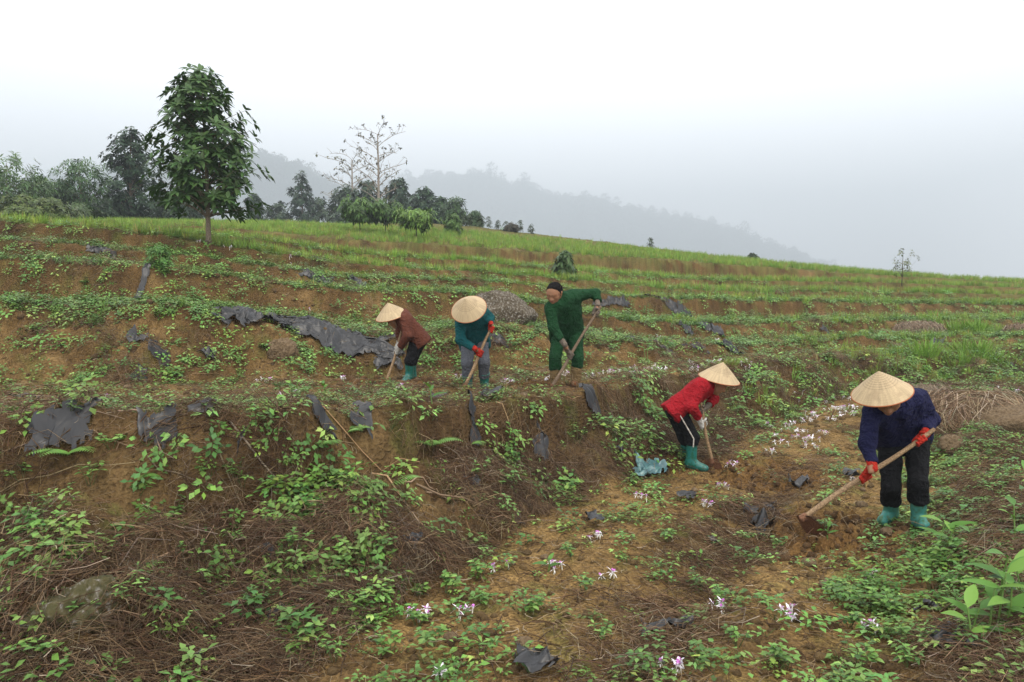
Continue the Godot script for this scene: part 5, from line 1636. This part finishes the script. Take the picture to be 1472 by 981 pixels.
# ---------------------------------------------------------------- ground cover nobody could count
func scatter_cover() -> void:
	var patch := soft_noise(71, 0.55, 3)
	var patch2 := soft_noise(72, 1.6, 2)
	# thatch
	var tufts := []
	for k in 4:
		var s := Soup.new()
		for i in 30:
			var a := rnd(0, TAU)
			var dir := Vector3(cos(a), rnd(-0.12, 0.22), sin(a)).normalized()
			if k >= 2:
				dir = Vector3(cos(a * 0.15), rnd(-0.1, 0.25), sin(a * 0.25) * 0.7).normalized()
			strand(s, Vector3(rnd(-0.13, 0.13), rnd(0.0, 0.05), rnd(-0.13, 0.13)), dir, Vector3.UP, rnd(0.04, 0.23), rnd(0.0007, 0.0016) if i % 8 else rnd(0.0018, 0.0034), straw_color(), rnd(-0.08, 0.22))
		tufts.append(s.mesh())
	var sets := [[], [], [], []]
	var tints := [PackedColorArray(), PackedColorArray(), PackedColorArray(), PackedColorArray()]
	for i in 60000:
		var d := 2.3 + pow(rng.randf(), 1.3) * 27.0
		var x := rnd(-0.78, 0.78) * d + rnd(-1.0, 1.0)
		var zf := zone_at(x, d)
		var z := int(zf)
		var n := patch.get_noise_2d(x, d)
		var want := 0.0
		if z == 1:
			want = 0.55 + 1.1 * n if x < 2.6 else 0.3 + 0.8 * n
			if zf > 1.83:
				want *= 0.55
		elif z == 0:
			var fx := x - (0.55 + 0.60 * (d - 3.3))
			want = 0.5 * exp(-fx * fx / 0.05) * smoothstep(8.0, 6.0, d) * (0.7 + n) + (0.30 + 0.6 * n if x > right_verge(d) + 0.25 else 0.0) + maxf(0.0, n - 0.55) * 0.4
			want += 0.2 * smoothstep(0.97, 1.0, zf) * (0.5 + n)
		elif z % 2 == 1 and z < 16:
			want = maxf(0.0, 0.04 + 0.4 * n) if z < 8 else 0.15 + 0.35 * n
		elif z < 8:
			want = maxf(0.0, n * 0.35 - 0.1)
			if z == 2:
				want += 0.03
		if rng.randf() > want or under_sheet(x, d):
			continue
		var k := rng.randi() % 4
		sets[k].append(stand(x, d, rnd(0.7, 1.35) * (1.0 + d * 0.03), 0.95, 0.0))
		var b := rnd(0.28, 0.75) if z == 1 else rnd(0.32, 0.92)
		tints[k].append(Color(b, b * rnd(0.9, 1.0), b * rnd(0.8, 1.0)))
	# single bits of litter on the open soil
	var litter := Soup.new()
	for i in 7:
		var a := rnd(0, TAU)
		strand(litter, Vector3(rnd(-0.2, 0.2), 0.006, rnd(-0.2, 0.2)), Vector3(cos(a), rnd(-0.05, 0.1), sin(a)).normalized(), Vector3.UP, rnd(0.03, 0.14), rnd(0.001, 0.0026), straw_color(), rnd(0.0, 0.1))
	var bits := []
	var bit_tints := PackedColorArray()
	for i in 5200:
		var d := 2.4 + pow(rng.randf(), 1.1) * 14.0
		bits.append(stand(rnd(-0.78, 0.78) * d, d, rnd(0.7, 1.5), 0.95))
		var b := rnd(0.45, 1.1)
		bit_tints.append(Color(b, b * 0.95, b * 0.9))
	var th := Node3D.new()
	th.name = "dry_grass"
	add_child(th)
	tag(th, "matted dry brown grass covering banks and furrow", "dry grass")
	th.set_meta("kind", "stuff")
	for k in 4:
		copies(th, "dry_tufts", tufts[k], mats["straw"], sets[k], tints[k])
	copies(th, "litter", litter.mesh(), mats["straw"], bits, bit_tints)
	# small weeds
	var weeds := []
	for k in 5:
		var s := Soup.new()
		var n: int = [9, 14, 7, 18, 24][k]
		for i in n:
			var a := i * 2.399 + rnd(-0.4, 0.4)
			var r := rnd(0.0, 0.05) * (1.0 if k != 2 else 0.5) * (1.6 if k == 4 else 1.0)
			var p := Vector3(cos(a) * r, rnd(0.01, 0.05) * (2.0 if k == 3 else 1.0), sin(a) * r)
			var c := jitter([Color(0.125, 0.235, 0.05), Color(0.14, 0.255, 0.06), Color(0.185, 0.30, 0.07), Color(0.09, 0.175, 0.04), Color(0.11, 0.215, 0.045)][k], 0.25)
			s.leaf(p, Vector3(cos(a), rnd(-0.1, 0.6), sin(a)).normalized(), Vector3(rnd(-0.2, 0.2), 1, rnd(-0.2, 0.2)).normalized(), rnd(0.020, 0.042), rnd(0.013, 0.024), 0.15, 0.3, c, 1)
		for i in 4:
			var a := rnd(0, TAU)
			s.tube(PackedVector3Array([Vector3.ZERO, Vector3(cos(a) * 0.03, 0.035, sin(a) * 0.03)]), PackedFloat32Array([0.0015, 0.001]), 3, Color(0.10, 0.13, 0.04), false)
		weeds.append(s.mesh())
	sets = [[], [], [], [], []]
	tints = [PackedColorArray(), PackedColorArray(), PackedColorArray(), PackedColorArray(), PackedColorArray()]
	for i in 100000:
		var d := 2.4 + pow(rng.randf(), 1.25) * 24.0
		var x := rnd(-0.78, 0.78) * d + rnd(-1.0, 1.0)
		var zf := zone_at(x, d)
		var z := int(zf)
		var n := patch2.get_noise_2d(x, d) + patch.get_noise_2d(x + 50.0, d) * 0.6
		var want := 0.0
		if z == 0:
			want = 0.025 + maxf(0.0, n - 0.2) * 0.45
			if x > right_verge(d) - 0.3:
				want = 0.30 + n * 0.7
			want += 0.2 * smoothstep(0.88, 1.0, zf) * (0.3 + n)
		elif z == 1:
			want = (0.03 + smoothstep(0.02, 0.48, n) * 0.48) * (0.5 if zf > 1.83 else 1.0)
			if x > 3.0:
				want += 0.10
		elif z == 2:
			want = 0.035 + maxf(0.0, n - 0.14) * 0.55
		elif z % 2 == 1 and z < 16:
			want = 0.12 + maxf(0.0, n - 0.05) * 0.8
		elif z < 8:
			want = 0.35 + n * 0.8
		else:
			want = 0.2
		# banks carry a fringe along their edge
		if z % 2 == 1 and zf - z > 0.8 and z > 1:
			want += 0.75
		if z % 2 == 0 and zf - z < 0.12 and z > 3 and z < 10:
			want += 0.6
		for g in DUG:
			if absf(x - g[0]) < g[2] * 0.8 and absf(d - g[1]) < g[2] * 0.8:
				want *= 0.15
		if rng.randf() > want * (0.75 if d < 6.0 else 1.0) or under_sheet(x, d):
			continue
		var k := rng.randi() % 5
		sets[k].append(stand(x, d, rnd(0.45, 1.25) * (1.0 + d * 0.045) * (1.3 if z == 1 else 1.0), 0.6))
		var b := rnd(0.6, 1.25)
		tints[k].append(Color(b * rnd(0.8, 1.25), b, b * rnd(0.75, 1.15)))
	var wd := Node3D.new()
	wd.name = "ground_cover"
	add_child(wd)
	tag(wd, "small green weeds and seedlings spread over soil and banks", "ground cover")
	wd.set_meta("kind", "stuff")
	for k in 5:
		copies(wd, "small_weeds", weeds[k], mats["leaf"], sets[k], tints[k])
	# grass
	var blades := []
	for k in 4:
		var s := Soup.new()
		for i in 22:
			var a := rnd(0, TAU)
			var r := rnd(0.0, 0.09)
			var h := rnd(0.12, 0.30)
			s.leaf(Vector3(cos(a) * r, -0.01, sin(a) * r), Vector3(cos(a) * rnd(0.05, 0.5), 1.0, sin(a) * rnd(0.05, 0.5)).normalized(), Vector3(-cos(a), 0.3, -sin(a)).normalized(), h, rnd(0.006, 0.011), 0.2, rnd(0.05, 0.35), jitter([Color(0.175, 0.285, 0.052), Color(0.195, 0.295, 0.056), Color(0.145, 0.245, 0.048), Color(0.26, 0.235, 0.09)][k], 0.25), 2)
		blades.append(s.mesh())
	sets = [[], [], [], []]
	tints = [PackedColorArray(), PackedColorArray(), PackedColorArray(), PackedColorArray()]
	for i in 75000:
		var d := 8.0 + pow(rng.randf(), 0.9) * 42.0
		var x := rnd(-0.76, 0.80) * d
		var zf := zone_at(x, d)
		var z := int(zf)
		var n := patch.get_noise_2d(x * 0.7, d * 0.7) + 0.5 * patch2.get_noise_2d(x, d)
		var want := 0.0
		if z >= 10:
			want = 0.55 + n * 0.9
			if z % 2 == 0 and z < 15:
				want *= 1.0 - smoothstep(0.5, 0.72, zf - z)
			if z % 2 == 1 and z < 16:
				want = 0.02 + maxf(0.0, n) * 0.3
				if zf - z > 0.8:
					want += 0.5
		elif z >= 6 and x > -3.0 + rnd(-1.5, 1.5):
			want = 0.45 + n * 0.8
			if z % 2 == 0:
				want *= 1.0 - smoothstep(0.5, 0.72, zf - z)
			if z % 2 == 1:
				want = maxf(0.0, n * 0.3) + (0.4 if zf - z > 0.8 else 0.0)
			if d < 17.0 and x < 3.0:
				want *= 0.7
			if d < 22.0 and x > 3.0:
				want *= 0.55
		elif z >= 1 and x > 6.0:
			want = 0.30 + n * 0.6
			if z == 1 and x > 6.0 and x < 9.0:
				want = 0.75
		elif z == 1 and x > 3.2:
			want = 0.18
		elif z < 6 and z % 2 == 1 and zf - z > 0.85:
			want = 0.06
		if rng.randf() > want:
			continue
		var k := rng.randi() % 3 if rng.randf() < 0.88 else 3
		sets[k].append(stand(x, d, rnd(0.65, 1.15) * (0.8 if d < 19.0 and z < 10 else 1.25), 0.15))
		var b := rnd(0.75, 1.25)
		tints[k].append(Color(b * rnd(0.85, 1.25), b, b * rnd(0.8, 1.1)))
	var gr := Node3D.new()
	gr.name = "grass"
	add_child(gr)
	tag(gr, "bright green grass covering the upper terraces", "grass")
	gr.set_meta("kind", "stuff")
	for k in 4:
		copies(gr, "grass_tufts", blades[k], mats["grass"], sets[k], tints[k])
	# clods
	var lumps := []
	for k in 3:
		lumps.append(stone_mesh(Vector3(1.0, 0.75, 0.9), 90 + k, 0.22, 4).mesh())
	sets = [[], [], []]
	tints = [PackedColorArray(), PackedColorArray(), PackedColorArray()]
	for i in 32000:
		var d := 2.4 + pow(rng.randf(), 1.1) * 13.5
		var x := rnd(-0.76, 0.76) * d
		var z := int(zone_at(x, d))
		var want := 0.35 if z == 0 else (0.3 if z == 2 or (z % 2 == 1 and z > 1) else 0.14)
		var dug := false
		for g in DUG:
			if Vector2(x - g[0], d - g[1]).length() < g[2]:
				dug = true
		if dug:
			want = 1.0
		if rng.randf() > want:
			continue
		var k := rng.randi() % 3
		var r := pow(rng.randf(), 4.0) * 0.03 + 0.004
		sets[k].append(stand(x, d, r * (1.3 if dug else 1.0) * (1.0 if d < 8.5 else 1.7), 0.3, r * 0.2))
		var b := rnd(0.7, 1.25)
		tints[k].append(Color(0.205 * b, 0.118 * b, 0.05 * b) if dug else (Color(0.28 * b, 0.185 * b, 0.08 * b) if z == 0 else Color(0.20 * b, 0.13 * b, 0.06 * b)))
	var cl := Node3D.new()
	cl.name = "soil_crumbs"
	add_child(cl)
	tag(cl, "loose crumbs of brown soil strewn over the path and terraces", "soil")
	cl.set_meta("kind", "stuff")
	for k in 3:
		copies(cl, "crumbs", lumps[k], mats["clod"], sets[k], tints[k])

# ---------------------------------------------------------------- where small things lie: across, ahead
const FLOWERS := [
	[-0.07, 4.40], [0.26, 4.46], [0.58, 4.30], [0.59, 5.03], [-0.24, 3.85], [-0.49, 3.80],
	[1.11, 3.89], [1.46, 3.76], [1.82, 3.66], [2.13, 4.25], [0.72, 3.20], [-0.33, 3.20],
	[1.60, 5.90], [1.08, 6.07], [2.19, 7.16], [1.88, 6.43], [2.75, 7.79], [3.02, 8.12],
	[3.02, 8.51], [3.24, 8.39], [3.28, 9.37], [3.57, 9.33], [3.35, 8.99], [3.54, 8.89],
	[3.43, 8.28], [3.33, 8.15], [3.30, 7.98], [3.71, 8.65], [3.77, 9.54], [3.95, 9.80],
	[4.09, 10.02], [3.81, 9.39], [4.22, 9.54], [4.45, 9.81], [4.12, 9.80], [4.54, 10.41],
	[4.65, 10.37], [4.85, 10.41], [4.83, 10.49], [4.64, 10.89], [4.27, 10.83], [4.90, 11.19],
	[5.08, 11.10], [4.56, 9.81], [0.43, 9.21], [0.75, 10.02], [1.05, 9.96], [1.14, 9.99],
	[-4.17, 7.44], [-2.98, 8.66], [-2.17, 7.43], [-2.23, 7.17], [-2.23, 9.37], [-0.72, 9.63],
	[-0.07, 9.13], [-1.28, 8.31], [1.33, 10.02], [1.43, 10.11], [1.76, 10.10], [1.83, 11.01],
	[1.69, 9.89], [2.06, 10.77], [2.12, 10.69], [2.08, 10.18], [2.83, 11.54], [2.76, 11.06],
	[2.49, 10.03], [2.81, 10.68], [3.16, 11.69], [3.45, 12.07], [3.49, 10.89], [3.60, 11.02],
	[4.29, 15.09], [3.57, 14.70], [2.98, 14.58], [7.39, 11.68], [7.62, 11.33], [7.73, 11.22],
	[6.05, 9.77], [6.23, 9.82], [6.73, 10.44], [6.40, 9.82], [6.10, 10.36], [7.13, 10.32],
	[8.83, 13.54], [-3.29, 12.07], [-6.86, 16.02], [-6.27, 16.17], [-4.90, 16.45], [3.13, 6.65],
]
const PLANTS := [
	[-2.48, 4.25], [-2.21, 3.37], [-1.79, 3.38], [-1.99, 3.32], [-2.85, 4.19], [-1.61, 4.71],
	[-1.03, 3.99], [-1.46, 3.43], [-1.26, 3.64], [-5.71, 8.81], [-5.01, 8.84], [-3.18, 9.37],
	[-5.59, 11.83], [-4.46, 9.28], [-0.86, 3.75], [-0.38, 4.08], [-0.91, 5.38], [-0.64, 5.72],
	[2.68, 4.36], [2.10, 3.24], [3.25, 4.68], [2.81, 4.13], [4.75, 8.20], [1.88, 3.42],
	[6.35, 11.99], [2.06, 12.09], [0.38, 4.69], [1.67, 5.18], [1.88, 5.05], [-0.14, 3.96],
	[-0.53, 4.04], [-0.74, 3.87], [-0.15, 3.37], [1.08, 4.98], [1.88, 4.16], [2.31, 5.32],
	[1.75, 3.71], [1.18, 3.98], [1.40, 3.96], [-2.08, 7.10], [-2.56, 7.97], [-1.80, 5.02],
	[-2.21, 4.57], [-1.49, 8.84], [-3.61, 7.04], [0.02, 6.03], [-0.24, 5.50], [-0.57, 7.85],
	[1.84, 8.60], [2.03, 8.01], [2.99, 9.63], [3.27, 9.94], [2.53, 8.70], [2.31, 3.75],
	[2.48, 3.73], [3.83, 5.66], [3.38, 5.28], [2.95, 4.74], [2.03, 3.77], [1.91, 3.36],
	[1.94, 3.87], [-2.99, 4.43], [-2.68, 4.40], [-2.42, 4.37], [-2.52, 3.81], [-2.50, 4.01],
	[-2.06, 4.29], [-1.73, 3.92], [-1.64, 4.19], [-1.26, 4.12], [-1.15, 4.33], [-1.57, 3.33],
	[-2.04, 3.09], [-1.41, 4.34], [-1.68, 4.52], [-1.19, 4.81], [-1.87, 4.46], [-2.23, 4.31],
	[-0.71, 4.75], [0.62, 6.89], [1.00, 7.28], [-0.09, 5.54], [2.34, 4.00], [4.56, 6.95],
	[2.64, 3.81], [3.45, 5.73], [1.77, 3.17], [1.55, 3.22], [0.79, 4.96], [0.91, 4.39],
	[0.42, 4.17], [0.09, 3.88], [0.43, 3.53], [1.08, 3.43], [1.25, 3.25], [1.09, 4.24],
	[-0.39, 3.45], [-0.58, 3.37], [-0.82, 3.29], [-0.49, 3.72], [-0.19, 4.33], [-3.33, 14.87],
	[-4.99, 12.09], [-6.67, 11.43], [-5.34, 13.90], [-2.96, 9.85], [-0.87, 10.59], [1.40, 11.86],
	[13.09, 19.27], [10.47, 16.82], [7.14, 13.28], [9.60, 16.69], [10.62, 16.30],
]
const FERNS := [
	[-2.64, 4.32], [-1.26, 4.93], [-2.14, 4.40], [-2.00, 3.58], [-1.16, 5.15], [2.88, 9.59],
	[3.40, 10.04], [2.85, 10.13], [2.89, 8.90], [2.34, 8.94], [-0.32, 5.96], [-0.81, 4.80],
	[3.58, 10.30], [-0.62, 5.61],
]
const STEMS := [
	[-2.80, 4.32], [-2.46, 4.38], [-1.14, 4.64], [-0.62, 4.73], [-1.71, 4.47], [-1.82, 3.87],
	[-2.10, 3.57], [-1.49, 4.60], [-0.72, 4.23], [-0.18, 5.19], [-2.34, 3.81], [-2.21, 3.23],
	[-1.61, 3.80], [-1.06, 5.12], [-0.43, 4.59], [0.52, 6.44], [0.02, 6.36], [-1.12, 3.89],
	[-2.33, 4.54], [-3.78, 8.69], [1.34, 4.88], [0.84, 4.02], [4.19, 9.85], [2.39, 3.89],
	[3.83, 5.82], [4.56, 7.16], [1.13, 7.15], [0.78, 6.54], [-2.70, 4.22], [-2.18, 4.07],
	[-1.40, 4.07], [-1.07, 4.17], [-0.84, 4.58], [-2.04, 4.41], [-1.37, 3.38], [-1.99, 3.11],
	[-0.67, 5.11], [-0.38, 5.25],
]
const PLASTIC := [
	[-1.97, 4.61, 0.13, 0.11, 0.21], [-2.69, 4.34, 0.27, 0.10, 0.30], [-2.20, 4.48, 0.20, 0.08, 0.31], [-1.30, 4.99, 0.17, 0.16, -0.27], [-1.09, 5.28, 0.13, 0.17, 0.03], [-1.72, 4.58, 0.05, 0.09, -0.20],
	[-0.31, 6.05, 0.07, 0.22, 0.19], [0.26, 6.46, 0.12, 0.22, -0.25], [0.80, 7.36, 0.15, 0.22, -0.35], [-0.73, 7.21, 0.15, 0.16, -0.20], [-0.20, 6.70, 0.18, 0.17, -0.15], [-1.37, 4.03, 0.08, 0.06, 0.12],
	[-1.18, 3.60, 0.06, 0.08, 0.13], [-0.61, 4.33, 0.06, 0.09, -0.14], [-0.29, 5.44, 0.08, 0.06, -0.25], [-1.41, 3.13, 0.04, 0.04, 0.07], [0.09, 3.22, 0.18, 0.18, -0.11], [0.79, 3.63, 0.21, 0.14, -0.01],
	[1.89, 5.46, 0.16, 0.23, 0.14], [2.09, 5.87, 0.08, 0.21, -0.33], [3.13, 6.65, 0.13, 0.22, -0.34], [2.16, 3.74, 0.07, 0.09, 0.05], [2.02, 3.28, 0.15, 0.26, -0.22], [-3.89, 14.62, 0.65, 0.17, 0.18],
	[-3.04, 14.82, 0.53, 0.13, -0.11], [-7.62, 13.63, 0.48, 0.12, 0.19], [0.32, 13.80, 0.24, 0.18, 0.21], [2.40, 17.56, 0.99, 0.11, 0.31], [3.91, 18.40, 1.04, 0.12, 0.08], [3.66, 15.46, 0.42, 0.12, 0.30],
	[4.30, 15.93, 0.57, 0.12, -0.13], [4.05, 13.55, 0.59, 0.15, -0.25], [3.26, 12.97, 0.46, 0.11, -0.24], [2.70, 12.66, 0.14, 0.18, 0.02], [2.50, 12.59, 0.26, 0.11, 0.07], [2.15, 12.95, 0.33, 0.18, -0.05],
	[7.75, 17.94, 0.30, 0.18, -0.33], [9.26, 13.59, 0.21, 0.13, -0.26], [9.85, 16.84, 0.41, 0.18, 0.09], [1.02, 6.91, 0.12, 0.07, -0.05], [-4.62, 6.84, 0.10, 0.23, -0.14], [-4.31, 8.42, 0.18, 0.19, 0.25],
	[-4.28, 8.84, 0.24, 0.15, -0.01], [-4.56, 8.85, 0.22, 0.16, -0.15], [-3.76, 9.04, 0.19, 0.13, -0.09], [2.62, 6.59, 0.14, 0.23, 0.09], [1.93, 5.80, 0.10, 0.14, -0.29], [1.50, 6.12, 0.09, 0.20, 0.26],
	[1.40, 4.92, 0.08, 0.16, 0.19], [-1.69, 10.07, 0.33, 0.26, 0.18], [-0.30, 11.13, 0.36, 0.18, -0.15], [0.62, 5.41, 0.09, 0.17, 0.13], [0.02, 5.25, 0.07, 0.09, 0.10],
]
